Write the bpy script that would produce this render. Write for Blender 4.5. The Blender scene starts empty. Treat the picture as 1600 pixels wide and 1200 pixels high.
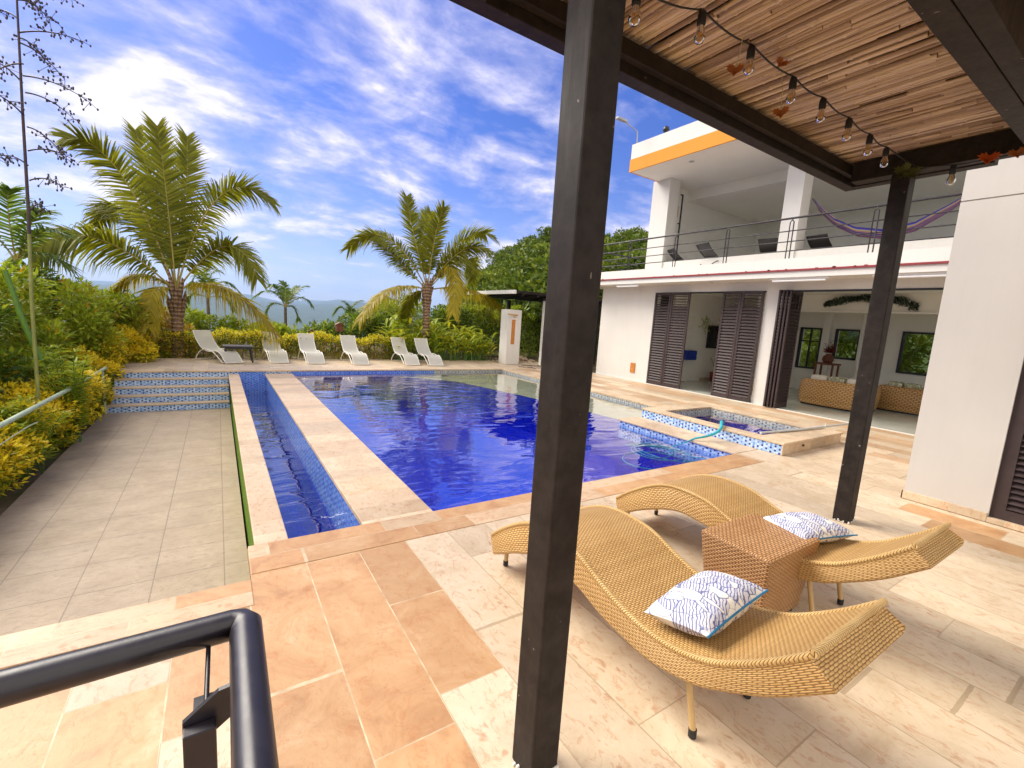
import bpy, bmesh, math, random
import numpy as np
from mathutils import Vector, Matrix
random.seed(7)
R = math.radians
S = bpy.context.scene
COL = S.collection

# ------------------------------------------------------------------ camera
cd = bpy.data.cameras.new("camera")
cam = bpy.data.objects.new("camera", cd); COL.objects.link(cam)
cd.sensor_width = 36.0
cd.lens = 703.2557 / 1600 * 36
cd.clip_start = 0.02; cd.clip_end = 30000
yaw, pitch, roll = 0.582857548, 0.141809637, -0.0650356384
fw = Vector((math.sin(yaw)*math.cos(pitch), math.cos(yaw)*math.cos(pitch), -math.sin(pitch)))
rt = Vector((math.cos(yaw), -math.sin(yaw), 0)); dn = fw.cross(rt)
c_, s_ = math.cos(roll), math.sin(roll)
rr = c_*rt + s_*dn; dd = -s_*rt + c_*dn
cam.matrix_world = Matrix(((rr.x, -dd.x, -fw.x, 0), (rr.y, -dd.y, -fw.y, 0), (rr.z, -dd.z, -fw.z, 1.5), (0, 0, 0, 1)))
S.camera = cam

# ------------------------------------------------------------------ exposure, sky and sun
S.render.engine = 'CYCLES'
S.view_settings.view_transform = 'Standard'
try: S.view_settings.look = 'None'
except Exception: pass
S.view_settings.exposure = 1.15
S.cycles.max_bounces = 10; S.cycles.diffuse_bounces = 6; S.cycles.glossy_bounces = 4
S.cycles.transmission_bounces = 6; S.cycles.transparent_max_bounces = 16
S.cycles.caustics_reflective = False; S.cycles.caustics_refractive = False

SUN_AZ, SUN_EL = R(-33), R(42)          # azimuth from +Y towards +X


class NT:
    """tiny helper to write node graphs"""
    def __init__(self, tree): self.t = tree; self.n = tree.nodes; self.l = tree.links
    def put(self, sock, v):
        if hasattr(v, 'is_output') or isinstance(v, bpy.types.NodeSocket): self.l.new(v, sock)
        else:
            if isinstance(v, (tuple, list)) and len(v) == 3 and sock.type == 'RGBA': v = (*v, 1)
            sock.default_value = v
    def node(self, typ, ins=None, **props):
        n = self.n.new(typ)
        for k, v in props.items(): setattr(n, k, v)
        for k, v in (ins or {}).items(): self.put(n.inputs[k], v)
        return n
    def math(self, op, a, b=0.0, c=None, clamp=False):
        n = self.n.new('ShaderNodeMath'); n.operation = op; n.use_clamp = clamp
        self.put(n.inputs[0], a); self.put(n.inputs[1], b)
        if c is not None: self.put(n.inputs[2], c)
        return n.outputs[0]
    def mix(self, f, a, b, blend='MIX'):
        n = self.n.new('ShaderNodeMix'); n.data_type = 'RGBA'; n.blend_type = blend
        self.put(n.inputs[0], f); self.put(n.inputs[6], a); self.put(n.inputs[7], b)
        return n.outputs[2]
    def ramp(self, f, stops, interp='LINEAR'):
        n = self.n.new('ShaderNodeValToRGB'); cr = n.color_ramp; cr.interpolation = interp
        while len(cr.elements) < len(stops): cr.elements.new(0.5)
        for e, (p, c) in zip(cr.elements, stops):
            e.position = p; e.color = (*c, 1) if not isinstance(c, (int, float)) else (c, c, c, 1)
        self.put(n.inputs[0], f); return n.outputs[0]
    def noise(self, vec, scale, detail=4, rough=0.55, dist=0.0, out=0):
        n = self.node('ShaderNodeTexNoise', {'Scale': scale, 'Detail': detail, 'Roughness': rough, 'Distortion': dist})
        if vec is not None: self.put(n.inputs['Vector'], vec)
        return n.outputs[out]
    def mapping(self, vec, loc=(0, 0, 0), rot=(0, 0, 0), scale=(1, 1, 1)):
        return self.node('ShaderNodeMapping', {'Vector': vec, 'Location': loc, 'Rotation': rot, 'Scale': scale}).outputs[0]
    def sep(self, v): return self.node('ShaderNodeSeparateXYZ', {0: v}).outputs
    def comb(self, x, y, z): return self.node('ShaderNodeCombineXYZ', {0: x, 1: y, 2: z}).outputs[0]
    def coord(self, name='Object'): return self.node('ShaderNodeTexCoord').outputs[name]
    def bump(self, h, strength=0.3, dist=0.01):
        return self.node('ShaderNodeBump', {'Height': h, 'Strength': strength, 'Distance': dist}).outputs[0]


world = bpy.data.worlds.new("World"); S.world = world; world.use_nodes = True
w = NT(world.node_tree); w.n.clear()
sky = w.node('ShaderNodeTexSky', sky_type='NISHITA', sun_disc=False, sun_elevation=SUN_EL, sun_rotation=SUN_AZ,
             air_density=1.0, dust_density=0.6, ozone_density=3.0, altitude=300)
skyc = w.node('ShaderNodeHueSaturation', {'Hue': 0.515, 'Saturation': 1.3, 'Value': 0.8, 'Color': w.mix(1.0, sky.outputs[0], (0.98, 0.94, 1.10), 'MULTIPLY')}).outputs[0]
d = w.sep(w.coord('Generated'))
zz = w.math('MAXIMUM', d[2], 0.0)
den = w.math('ADD', zz, 0.22)
px = w.math('DIVIDE', d[0], den); py = w.math('DIVIDE', d[1], den)
pv = w.comb(px, py, 0.0)
st = w.mapping(pv, loc=(0.35, 0.2, 0), rot=(0, 0, R(30)), scale=(0.75, 1.45, 1))
n1 = w.noise(st, 1.0, 10, 0.62, 0.25)
n2 = w.noise(w.mapping(pv, loc=(3.1, 1.7, 0)), 3.2, 8, 0.62, 0.3)
cl = w.math('ADD', w.math('MULTIPLY', n1, 0.68), w.math('MULTIPLY', n2, 0.34))
hz = w.math('POWER', w.math('SUBTRACT', 1.0, w.math('MINIMUM', w.math('MULTIPLY', zz, 2.2), 1.0)), 3.0)
mask = w.math('MAXIMUM', w.ramp(cl, [(0.465, 0.0), (0.525, 0.5), (0.585, 1.0)]), w.math('MULTIPLY', hz, 0.6))
ccol = w.ramp(cl, [(0.42, (2.5, 2.8, 5.2)), (0.52, (4.0, 3.9, 5.6)), (0.61, (7.4, 6.8, 7.2))])
skm = w.mix(w.math('MULTIPLY', mask, 0.85), skyc, ccol)
# unseen bright cloud bank, added behind the camera as front fill light
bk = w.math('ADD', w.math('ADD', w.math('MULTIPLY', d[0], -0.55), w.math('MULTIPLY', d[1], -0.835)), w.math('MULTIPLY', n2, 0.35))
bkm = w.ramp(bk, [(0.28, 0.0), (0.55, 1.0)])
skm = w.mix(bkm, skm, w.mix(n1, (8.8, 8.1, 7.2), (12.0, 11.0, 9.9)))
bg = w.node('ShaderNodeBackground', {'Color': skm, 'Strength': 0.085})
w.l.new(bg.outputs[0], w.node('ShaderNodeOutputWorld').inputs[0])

sl = bpy.data.lights.new("sun", 'SUN'); sl.energy = 2.8; sl.angle = R(38); sl.color = (1.0, 0.92, 0.78)
sun = bpy.data.objects.new("sun", sl); COL.objects.link(sun)
sd = Vector((math.sin(SUN_AZ)*math.cos(SUN_EL), math.cos(SUN_AZ)*math.cos(SUN_EL), math.sin(SUN_EL)))
sun.rotation_euler = sd.to_track_quat('Z', 'Y').to_euler(); sun.location = sd*50

# ------------------------------------------------------------------ materials
MATS = {}
def material(name, build):
    m = bpy.data.materials.new(name); m.use_nodes = True
    nt = NT(m.node_tree); nt.n.clear()
    out = nt.node('ShaderNodeOutputMaterial')
    s = build(nt)
    nt.l.new(s, out.inputs[0]); MATS[name] = m; return m

def principled(nt, color, rough=0.5, normal=None, metal=0.0, spec=0.5, **kw):
    ins = {'Base Color': color, 'Roughness': rough, 'Metallic': metal, 'Specular IOR Level': spec}
    if normal is not None: ins['Normal'] = normal
    ins.update(kw)
    return nt.node('ShaderNodeBsdfPrincipled', ins).outputs[0]

def plain(name, col, rough=0.5, var=0.12, nscale=9.0, bump=0.0, bscale=120.0, metal=0.0, spec=0.5):
    def b(nt):
        o = nt.coord()
        n = nt.noise(o, nscale, 5, 0.6)
        k = tuple(c*(1-var) for c in col); h = tuple(min(1, c*(1+var)) for c in col)
        c = nt.ramp(n, [(0.3, k), (0.7, h)])
        r = nt.math('ADD', nt.math('MULTIPLY', n, 0.25), rough-0.12)
        nm = nt.bump(nt.noise(o, bscale, 3), bump, 0.003) if bump else None
        return principled(nt, c, r, nm, metal, spec)
    return material(name, b)

def travertine(name, mode):
    """stone strips: mode 'deck' long slabs along Y, 'cop' slabs along X, 'copy' slabs along Y (wall tops)"""
    def b(nt):
        o = nt.coord(); s = nt.sep(o)
        if mode == 'cop': u, v, wd, ln = s[0], s[1], 0.36, 0.62
        elif mode == 'copy': u, v, wd, ln = s[1], s[0], 0.8, 0.33
        else: u, v, wd, ln = s[1], nt.math('SUBTRACT', s[0], 0.105), 0.302, 0.95
        row = nt.math('FLOOR', nt.math('DIVIDE', v, wd))
        rrow = nt.node('ShaderNodeTexWhiteNoise', {'W': nt.math('MULTIPLY', row, 1.37)}, noise_dimensions='1D').outputs['Value']
        uu = nt.math('ADD', nt.math('DIVIDE', u, ln), nt.math('MULTIPLY', rrow, 7.0))
        # uneven slab lengths
        uu = nt.math('ADD', uu, nt.math('MULTIPLY', nt.math('SINE', nt.math('MULTIPLY', uu, 2.6)), 0.24))
        cell = nt.math('FLOOR', uu)
        wn = nt.node('ShaderNodeTexWhiteNoise', {'Vector': nt.comb(cell, row, 0.0)}, noise_dimensions='3D')
        rnd = wn.outputs['Value']; rcol = wn.outputs['Color']
        fu = nt.math('ABSOLUTE', nt.math('SUBTRACT', nt.math('FRACT', uu), 0.5))
        fv = nt.math('ABSOLUTE', nt.math('SUBTRACT', nt.math('FRACT', nt.math('DIVIDE', v, wd)), 0.5))
        gw = nt.math('ADD', nt.math('MULTIPLY', nt.noise(o, 17, 3), 0.003), 0.0014)
        gu = nt.math('GREATER_THAN', fu, nt.math('SUBTRACT', 0.5, nt.math('DIVIDE', gw, ln*0.8))); gv = nt.math('GREATER_THAN', fv, nt.math('SUBTRACT', 0.5, nt.math('DIVIDE', gw, wd)))
        grout = nt.math('MAXIMUM', gu, gv)
        # stone colour
        off = nt.node('ShaderNodeVectorMath', {0: o, 1: nt.node('ShaderNodeVectorMath', {0: rcol, 3: 30.0}, operation='SCALE').outputs[0]}, operation='ADD').outputs[0]
        big = nt.noise(off, 3.4, 9, 0.72, 0.8)
        fine = nt.noise(off, 38.0, 5, 0.7)
        vein = nt.noise(nt.mapping(off, scale=(1.0, 2.6, 1) if mode == 'cop' else (3.4, 1.6, 1)), 5.5, 8, 0.75, 1.6)
        veinm = nt.ramp(vein, [(0.54, 0.0), (0.60, 0.9), (0.66, 0.2)])
        worm = nt.node('ShaderNodeTexVoronoi', {'Vector': nt.mapping(nt.node('ShaderNodeVectorMath', {0: off, 1: nt.node('ShaderNodeVectorMath', {0: nt.noise(off, 6, 3, 0.5, 0, 1), 3: 0.16}, operation='SCALE').outputs[0]}, operation='ADD').outputs[0], scale=(1.5, 0.75, 1) if mode == 'deck' else (1, 1, 1)), 'Scale': 15.0, 'Randomness': 1.0}, feature='F1').outputs['Distance']
        wormm = nt.math('MULTIPLY', nt.ramp(worm, [(0.14, 1.0), (0.26, 0.0)]), nt.ramp(nt.noise(off, 3.2, 3), [(0.5, 0.0), (0.58, 0.9)]))
        peach = nt.ramp(big, [(0.30, (0.33, 0.135, 0.042)), (0.46, (0.465, 0.235, 0.085)), (0.58, (0.51, 0.28, 0.115)), (0.72, (0.59, 0.385, 0.21))])
        cream = nt.ramp(big, [(0.25, (0.47, 0.35, 0.22)), (0.5, (0.60, 0.485, 0.34)), (0.78, (0.67, 0.565, 0.43))])
        cream = nt.mix(nt.math('MULTIPLY', veinm, 0.62), cream, (0.44, 0.215, 0.11))
        cream = nt.mix(nt.math('MULTIPLY', wormm, 0.7), cream, (0.40, 0.20, 0.10))
        peach = nt.mix(nt.math('MULTIPLY', veinm, 0.38), peach, (0.42, 0.15, 0.05))
        pit = nt.ramp(nt.noise(off, 70.0, 3, 0.6), [(0.62, 0.0), (0.70, 1.0)])
        pitm = nt.math('MULTIPLY', pit, nt.ramp(nt.noise(off, 4.0, 4), [(0.45, 0.1), (0.65, 0.9)]))
        peach = nt.mix(nt.math('MULTIPLY', pitm, 0.6), peach, (0.30, 0.15, 0.07)); cream = nt.mix(nt.math('MULTIPLY', pitm, 0.45), cream, (0.33, 0.22, 0.13))
        peach = nt.mix(nt.math('MULTIPLY', nt.ramp(fine, [(0.58, 0.0), (0.75, 0.5)]), 0.7), peach, (0.36, 0.19, 0.10))
        if mode == 'deck':
            # peach slabs near the terrace corner, mostly cream further right, some odd ones
            east = nt.math('MULTIPLY', nt.math('GREATER_THAN', s[0], 1.012), 1.0)
            far = nt.math('GREATER_THAN', s[0], 6.9)
            thr = nt.math('ADD', nt.math('MULTIPLY', east, 0.83), 0.13)
            thr = nt.math('SUBTRACT', thr, nt.math('MULTIPLY', nt.math('MULTIPLY', far, nt.math('LESS_THAN', s[1], 11.5)), 0.55))
            thr = nt.math('ADD', thr, nt.math('MULTIPLY', nt.math('GREATER_THAN', s[1], 11.5), 0.9))
            f = nt.math('LESS_THAN', rnd, thr)       # 1 -> cream
            peach = nt.mix(nt.math('MULTIPLY', far, 0.75), peach, nt.mix(0.6, cream, (0.40, 0.23, 0.12)))
        elif mode == 'cop': f = nt.math('MAXIMUM', nt.math('MULTIPLY', nt.math('GREATER_THAN', rnd, 0.45), 0.55), nt.math('MULTIPLY', nt.math('MAXIMUM', nt.math('GREATER_THAN', s[1], 11.0), nt.math('GREATER_THAN', s[0], 5.46)), 0.85))
        else: f = nt.math('ADD', nt.math('MULTIPLY', rnd, 0.3), 0.62)
        col = nt.mix(f, peach, cream)
        col = nt.mix(0.20, col, cream)
        hv = nt.node('ShaderNodeHueSaturation', {'Value': nt.math('ADD', nt.math('MULTIPLY', nt.sep(rcol)[1], 0.30), 0.82), 'Color': col}).outputs[0]
        col = nt.mix(nt.math('MULTIPLY', grout, 0.8), hv, nt.mix(f if mode == 'deck' else 0.3, nt.ramp(nt.noise(o, 9, 4), [(0.35, (0.42, 0.32, 0.19)), (0.6, (0.68, 0.57, 0.38))]), (0.36, 0.27, 0.17)))
        # small dirt specks and dried water marks
        sp = nt.ramp(nt.noise(o, 23.0, 2, 0.5), [(0.77, 0.0), (0.80, 1.0)])
        col = nt.mix(nt.math('MULTIPLY', sp, 0.55), col, (0.16, 0.10, 0.06))
        stain = nt.ramp(nt.noise(o, 0.9, 6, 0.62), [(0.55, 0.0), (0.68, 0.35)])
        col = nt.mix(stain, col, nt.mix(0.5, col, (0.28, 0.19, 0.12)))
        h = nt.math('SUBTRACT', nt.math('ADD', nt.math('SUBTRACT', nt.math('MULTIPLY', fine, 0.35), nt.math('MULTIPLY', pitm, 0.5)), nt.math('MULTIPLY', big, 0.5)), nt.math('MULTIPLY', grout, 0.55))
        return principled(nt, col, nt.math('ADD', nt.math('MULTIPLY', big, 0.3), 0.32), nt.bump(h, 0.35, 0.006), spec=0.35)
    return material(name, b)

def mosaic(name, pal, size=0.028):
    def b(nt):
        o = nt.coord(); s = nt.sep(o); nrm = nt.sep(nt.node('ShaderNodeNewGeometry').outputs['Normal'])
        top = nt.math('GREATER_THAN', nt.math('ABSOLUTE', nrm[2]), 0.7)
        side = nt.math('GREATER_THAN', nt.math('ABSOLUTE', nrm[0]), 0.7)
        u = nt.math('ADD', nt.math('MULTIPLY', s[1], side), nt.math('MULTIPLY', s[0], nt.math('SUBTRACT', 1.0, side)))
        v = nt.math('ADD', nt.math('MULTIPLY', s[2], nt.math('SUBTRACT', 1.0, top)), nt.math('MULTIPLY', s[1], top))
        iu = nt.math('FLOOR', nt.math('DIVIDE', u, size)); iv = nt.math('FLOOR', nt.math('DIVIDE', v, size))
        fu = nt.math('ABSOLUTE', nt.math('SUBTRACT', nt.math('FRACT', nt.math('DIVIDE', u, size)), 0.5))
        fv = nt.math('ABSOLUTE', nt.math('SUBTRACT', nt.math('FRACT', nt.math('DIVIDE', v, size)), 0.5))
        g = nt.math('GREATER_THAN', nt.math('MAXIMUM', fu, fv), 0.455)
        rnd = nt.node('ShaderNodeTexWhiteNoise', {'Vector': nt.comb(iu, iv, side)}, noise_dimensions='3D').outputs['Value']
        # dark tiles sit on the odd crossings of the pattern
        par = nt.math('MULTIPLY', nt.math('MODULO', nt.math('ABSOLUTE', iu), 2.0), nt.math('MODULO', nt.math('ABSOLUTE', nt.math('ADD', iv, nt.math('FLOOR', nt.math('DIVIDE', iu, 2.0)))), 2.0))
        val = nt.math('ADD', nt.math('MULTIPLY', rnd, 0.52), nt.math('MULTIPLY', par, 0.5))
        c = nt.ramp(val, [(p, q) for p, q in pal[:-1]], 'CONSTANT')
        c = nt.mix(g, c, pal[-1])
        return principled(nt, c, 0.18, nt.bump(g, -0.4, 0.002), spec=0.5)
    return material(name, b)

travertine('travertine_deck', 'deck'); travertine('travertine_coping', 'cop'); travertine('travertine_wall_top', 'copy')
mosaic('mosaic_band', [(0.0, (0.50, 0.64, 0.84)), (0.20, (0.32, 0.50, 0.80)), (0.44, (0.14, 0.30, 0.70)), (0.60, (0.015, 0.035, 0.26)), (0.42, 0.52, 0.66)])
mosaic('mosaic_pool', [(0.0, (0.002, 0.013, 0.52)), (0.25, (0.001, 0.008, 0.44)), (0.5, (0.003, 0.024, 0.62)), (0.8, (0.001, 0.005, 0.32)), (0.003, 0.018, 0.50)])
mosaic('mosaic_basin', [(0.0, (0.17, 0.33, 0.76)), (0.25, (0.09, 0.22, 0.68)), (0.5, (0.05, 0.14, 0.58)), (0.8, (0.02, 0.05, 0.40)), (0.26, 0.38, 0.66)])
mosaic('mosaic_grey', [(0.0, (0.45, 0.46, 0.45)), (0.3, (0.30, 0.31, 0.34)), (0.55, (0.2, 0.21, 0.25)), (0.8, (0.09, 0.1, 0.14)), (0.45, 0.44, 0.42)])

def grey_tiles(nt):
    o = nt.coord(); s = nt.sep(o)
    br = nt.node('ShaderNodeTexBrick', {'Vector': nt.comb(s[0], s[1], 0.0), 'Color1': (0, 0, 0, 1), 'Color2': (1, 1, 1, 1), 'Mortar': (0.5, 0.5, 0.5, 1), 'Scale': 1.0,
                 'Mortar Size': 0.004, 'Mortar Smooth': 0.1, 'Bias': 0.0, 'Brick Width': 0.46, 'Row Height': 0.46}, offset=0.0, squash=1.0)
    r = nt.sep(br.outputs['Color'])[0]
    n = nt.noise(o, 3.0, 6, 0.65); f = nt.noise(nt.mapping(o, scale=(1, 2.2, 1)), 11, 6, 0.7, 1.2)
    c = nt.ramp(n, [(0.3, (0.33, 0.25, 0.165)), (0.7, (0.45, 0.355, 0.245))])
    c = nt.mix(nt.math('MULTIPLY', r, 0.25), c, (0.34, 0.28, 0.22))
    c = nt.mix(nt.ramp(f, [(0.5, 0.0), (0.66, 0.42)]), c, (0.20, 0.15, 0.10))
    c = nt.mix(nt.math('MULTIPLY', br.outputs['Fac'], 0.6), c, (0.17, 0.135, 0.10))
    # damp algae near the pool wall
    al = nt.math('MULTIPLY', nt.ramp(s[0], [(0.0, 0.0), (0.18, 0.35)]), n)
    c = nt.mix(al, c, (0.16, 0.17, 0.07))
    h = nt.math('SUBTRACT', nt.math('MULTIPLY', f, 0.6), br.outputs['Fac'])
    return principled(nt, c, 0.55, nt.bump(h, 0.6, 0.012), spec=0.3)
material('grey_terrace_tile', grey_tiles)

def stucco(name, col, streak=0.5):
    def b(nt):
        o = nt.coord()
        n = nt.noise(o, 1.1, 6, 0.6); f = nt.noise(o, 240, 2, 0.5); st = nt.noise(nt.mapping(o, scale=(6, 6, 0.5)), 2.0, 5, 0.65)
        c = nt.ramp(n, [(0.3, tuple(x*0.93 for x in col)), (0.7, col)])
        c = nt.mix(nt.math('MULTIPLY', nt.ramp(st, [(0.50, 0.0), (0.72, 0.42)]), streak), c, tuple(x*0.66 for x in col))
        zz_ = nt.sep(o)[2]; sp_ = nt.math('MULTIPLY', nt.ramp(zz_, [(0.0, 0.0), (0.04, 0.55), (0.45, 0.0)]), nt.noise(o, 7, 6, 0.7))
        c = nt.mix(nt.math('MULTIPLY', sp_, streak), c, (0.33, 0.26, 0.18))
        return principled(nt, c, 0.75, nt.bump(nt.math('ADD', f, nt.math('MULTIPLY', n, 0.5)), 0.16, 0.004), spec=0.2)
    return material(name, b)
stucco('white_render', (0.75, 0.73, 0.69), 0.35); stucco('interior_white', (0.88, 0.86, 0.80), 0.12)
stucco('textured_white_render', (0.56, 0.535, 0.50), 0.2)
stucco('orange_render', (0.74, 0.31, 0.045), 0.3)

def black_paint(nt):
    o = nt.coord()
    st = nt.noise(nt.mapping(o, scale=(9, 9, 0.8)), 4, 7, 0.7); n = nt.noise(o, 14, 6, 0.65)
    c = nt.ramp(n, [(0.35, (0.016, 0.012, 0.010)), (0.7, (0.034, 0.026, 0.022))])
    c = nt.mix(nt.ramp(st, [(0.58, 0.0), (0.78, 0.4)]), c, (0.055, 0.043, 0.038))
    chip = nt.ramp(nt.noise(o, 30, 3, 0.5), [(0.735, 0.0), (0.75, 1.0)])
    c = nt.mix(nt.math('MULTIPLY', chip, 0.5), c, (0.32, 0.29, 0.26))
    return principled(nt, c, nt.math('ADD', nt.math('MULTIPLY', st, 0.35), 0.36), nt.bump(n, 0.12, 0.004), spec=0.15)
material('black_steel_paint', black_paint)
plain('black_pipe_paint', (0.016, 0.013, 0.018), 0.36, 0.3, 30, 0.05)
plain('rail_steel', (0.018, 0.012, 0.016), 0.45)
plain('shutter_paint', (0.050, 0.034, 0.034), 0.5, 0.2, spec=0.3)
plain('dark_frame', (0.014, 0.013, 0.012), 0.4)
plain('white_frame', (0.80, 0.78, 0.72), 0.35, 0.05)
plain('red_strip', (0.25, 0.025, 0.03), 0.5)
plain('dark_resin', (0.028, 0.024, 0.024), 0.5)
plain('interior_floor', (0.50, 0.53, 0.47), 0.14, 0.06, 3)
plain('tube_glass', (0.86, 0.86, 0.86), 0.3, 0.02)
plain('blue_plastic', (0.01, 0.04, 0.35), 0.4)
plain('red_pot', (0.20, 0.012, 0.02), 0.45)
plain('screen_black', (0.006, 0.006, 0.007), 0.15)
plain('hose_teal', (0.03, 0.36, 0.42), 0.4, 0.2)
plain('pole_grey', (0.52, 0.54, 0.52), 0.35)
plain('pale_green_tube', (0.42, 0.52, 0.38), 0.35)
plain('wood_orange', (0.52, 0.20, 0.035), 0.5, 0.25, 20)
plain('wood_brown', (0.17, 0.055, 0.025), 0.6, 0.3, 14)
plain('light_wood', (0.58, 0.40, 0.20), 0.5, 0.2, 14)
plain('leg_tan', (0.50, 0.33, 0.14), 0.45, 0.15)
plain('rubber_black', (0.012, 0.012, 0.012), 0.6)
plain('cushion_white', (0.72, 0.68, 0.60), 0.8)
plain('rope', (0.50, 0.46, 0.22), 0.8)
plain('soil', (0.11, 0.085, 0.05), 0.9, 0.4, 5, 0.5, 30)
plain('rubble', (0.40, 0.30, 0.21), 0.9, 0.35, 16, 0.6, 40)
plain('piping_blue', (0.012, 0.16, 0.33), 0.6)
plain('cable_black', (0.012, 0.012, 0.012), 0.5)
plain('lamp_grey', (0.35, 0.35, 0.36), 0.4)

def moss(nt):
    o = nt.coord(); s = nt.sep(o)
    n = nt.noise(nt.mapping(o, scale=(1, 1, 0.12)), 60, 5, 0.7)
    c = nt.ramp(n, [(0.3, (0.05, 0.11, 0.012)), (0.55, (0.13, 0.25, 0.025)), (0.75, (0.24, 0.36, 0.05))])
    return principled(nt, c, 0.7, nt.bump(n, 0.8, 0.02), spec=0.2)
material('mossy_green', moss)

def sling(nt):
    o = nt.coord()
    c = nt.ramp(nt.noise(o, 220, 2), [(0.3, (0.56, 0.555, 0.49)), (0.7, (0.70, 0.69, 0.62))])
    b = principled(nt, c, 0.7, spec=0.2); t = nt.node('ShaderNodeBsdfTranslucent', {'Color': (0.6, 0.58, 0.5, 1)}).outputs[0]
    return nt.node('ShaderNodeMixShader', {0: 0.25, 1: b, 2: t}).outputs[0]
material('sling_white', sling)

def wicker(name, dark, mid, lite, ru=0.034, rv=0.0125):
    def b(nt):
        uv = nt.sep(nt.coord('UV'))
        wob = nt.noise(nt.coord('UV'), 22, 2, 0.5)
        u = nt.math('DIVIDE', nt.math('ADD', uv[0], nt.math('MULTIPLY', wob, 0.006)), ru)
        v = nt.math('DIVIDE', nt.math('ADD', uv[1], nt.math('MULTIPLY', wob, 0.004)), rv)
        row = nt.math('FLOOR', v)
        prof = nt.math('SINE', nt.math('MULTIPLY', nt.math('FRACT', v), math.pi))
        ov = nt.math('ADD', nt.math('MULTIPLY', nt.math('SINE', nt.math('ADD', nt.math('MULTIPLY', u, 2*math.pi), nt.math('MULTIPLY', row, math.pi))), 0.5), 0.5)
        h = nt.math('MULTIPLY', nt.math('POWER', prof, 0.6), nt.math('ADD', nt.math('MULTIPLY', nt.math('POWER', ov, 0.6), 0.75), 0.25))
        rnd = nt.node('ShaderNodeTexWhiteNoise', {'W': row}, noise_dimensions='1D').outputs['Value']
        tone = nt.math('ADD', nt.math('MULTIPLY', nt.noise(nt.coord('Object'), 5, 5, 0.6), 0.75), nt.math('MULTIPLY', rnd, 0.3))
        c = nt.mix(nt.ramp(tone, [(0.3, 0.0), (0.8, 1.0)]), mid, lite)
        c = nt.mix(nt.ramp(h, [(0.22, 0.92), (0.5, 0.0)]), c, dark)
        return principled(nt, c, 0.42, nt.bump(h, 0.9, 0.005), spec=0.4)
    return material(name, b)
wicker('wicker_honey', (0.20, 0.10, 0.03), (0.56, 0.325, 0.11), (0.71, 0.455, 0.175), 0.027, 0.0086)
wicker('wicker_brown', (0.085, 0.03, 0.010), (0.47, 0.235, 0.085), (0.60, 0.34, 0.15), 0.034, 0.0115)
wicker('wicker_sofa', (0.12, 0.05, 0.014), (0.48, 0.26, 0.085), (0.60, 0.36, 0.14), 0.09, 0.038)

def rim_mat(nt):
    o = nt.coord(); s = nt.sep(o)
    w_ = nt.math('ADD', nt.math('ADD', s[0], s[1]), nt.math('MULTIPLY', nt.noise(o, 40, 2), 0.006))
    h = nt.math('ABSOLUTE', nt.math('SINE', nt.math('MULTIPLY', w_, 3.1416/0.011)))
    c = nt.mix(nt.ramp(h, [(0.15, 1.0), (0.45, 0.0)]), nt.ramp(nt.noise(o, 6, 4), [(0.3, (0.58, 0.36, 0.13)), (0.7, (0.74, 0.51, 0.22))]), (0.16, 0.08, 0.025))
    return principled(nt, c, 0.45, nt.bump(h, 0.8, 0.004), spec=0.35)
material('wicker_rim', rim_mat)

def bamboo(nt):
    o = nt.coord(); rnd = nt.node('ShaderNodeNewGeometry').outputs['Random Per Island']
    st = nt.noise(nt.mapping(o, scale=(60, 2.5, 60)), 1.5, 5, 0.65)
    c = nt.ramp(rnd, [(0.0, (0.20, 0.13, 0.075)), (0.35, (0.40, 0.285, 0.18)), (0.7, (0.54, 0.41, 0.275)), (1.0, (0.68, 0.55, 0.40))])
    c = nt.mix(nt.ramp(st, [(0.5, 0.0), (0.72, 0.7)]), c, (0.10, 0.045, 0.018))
    return principled(nt, c, 0.5, nt.bump(st, 0.25, 0.004), spec=0.35)
material('bamboo_cane', bamboo)

def water_mat(nt):
    o = nt.coord()
    m1 = nt.noise(nt.mapping(o, rot=(0, 0, R(20)), scale=(1.0, 2.1, 1)), 1.5, 2, 0.45, 0.9)
    m2 = nt.noise(nt.mapping(o, rot=(0, 0, R(-12)), scale=(1.0, 1.7, 1)), 5.5, 2, 0.5, 0.6)
    amp = nt.ramp(nt.noise(o, 0.34, 2), [(0.38, 0.10), (0.62, 1.0)])
    h = nt.math('MULTIPLY', nt.math('ADD', m1, nt.math('MULTIPLY', m2, 0.10)), amp)
    nm = nt.bump(h, 0.6, 0.042)
    gl = nt.node('ShaderNodeBsdfGlossy', {'Color': (1, 1, 1, 1), 'Roughness': 0.015, 'Normal': nm}).outputs[0]
    tr = nt.node('ShaderNodeBsdfTransparent', {'Color': (0.74, 0.86, 1.0, 1)}).outputs[0]
    fc = nt.node('ShaderNodeLayerWeight', {'Blend': 0.5, 'Normal': nm}).outputs['Facing']
    fr = nt.math('ADD', nt.math('MULTIPLY', nt.math('POWER', fc, 3.1), 0.92), 0.05)
    return nt.node('ShaderNodeMixShader', {0: fr, 1: tr, 2: gl}).outputs[0]
material('water_surface', water_mat)

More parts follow.
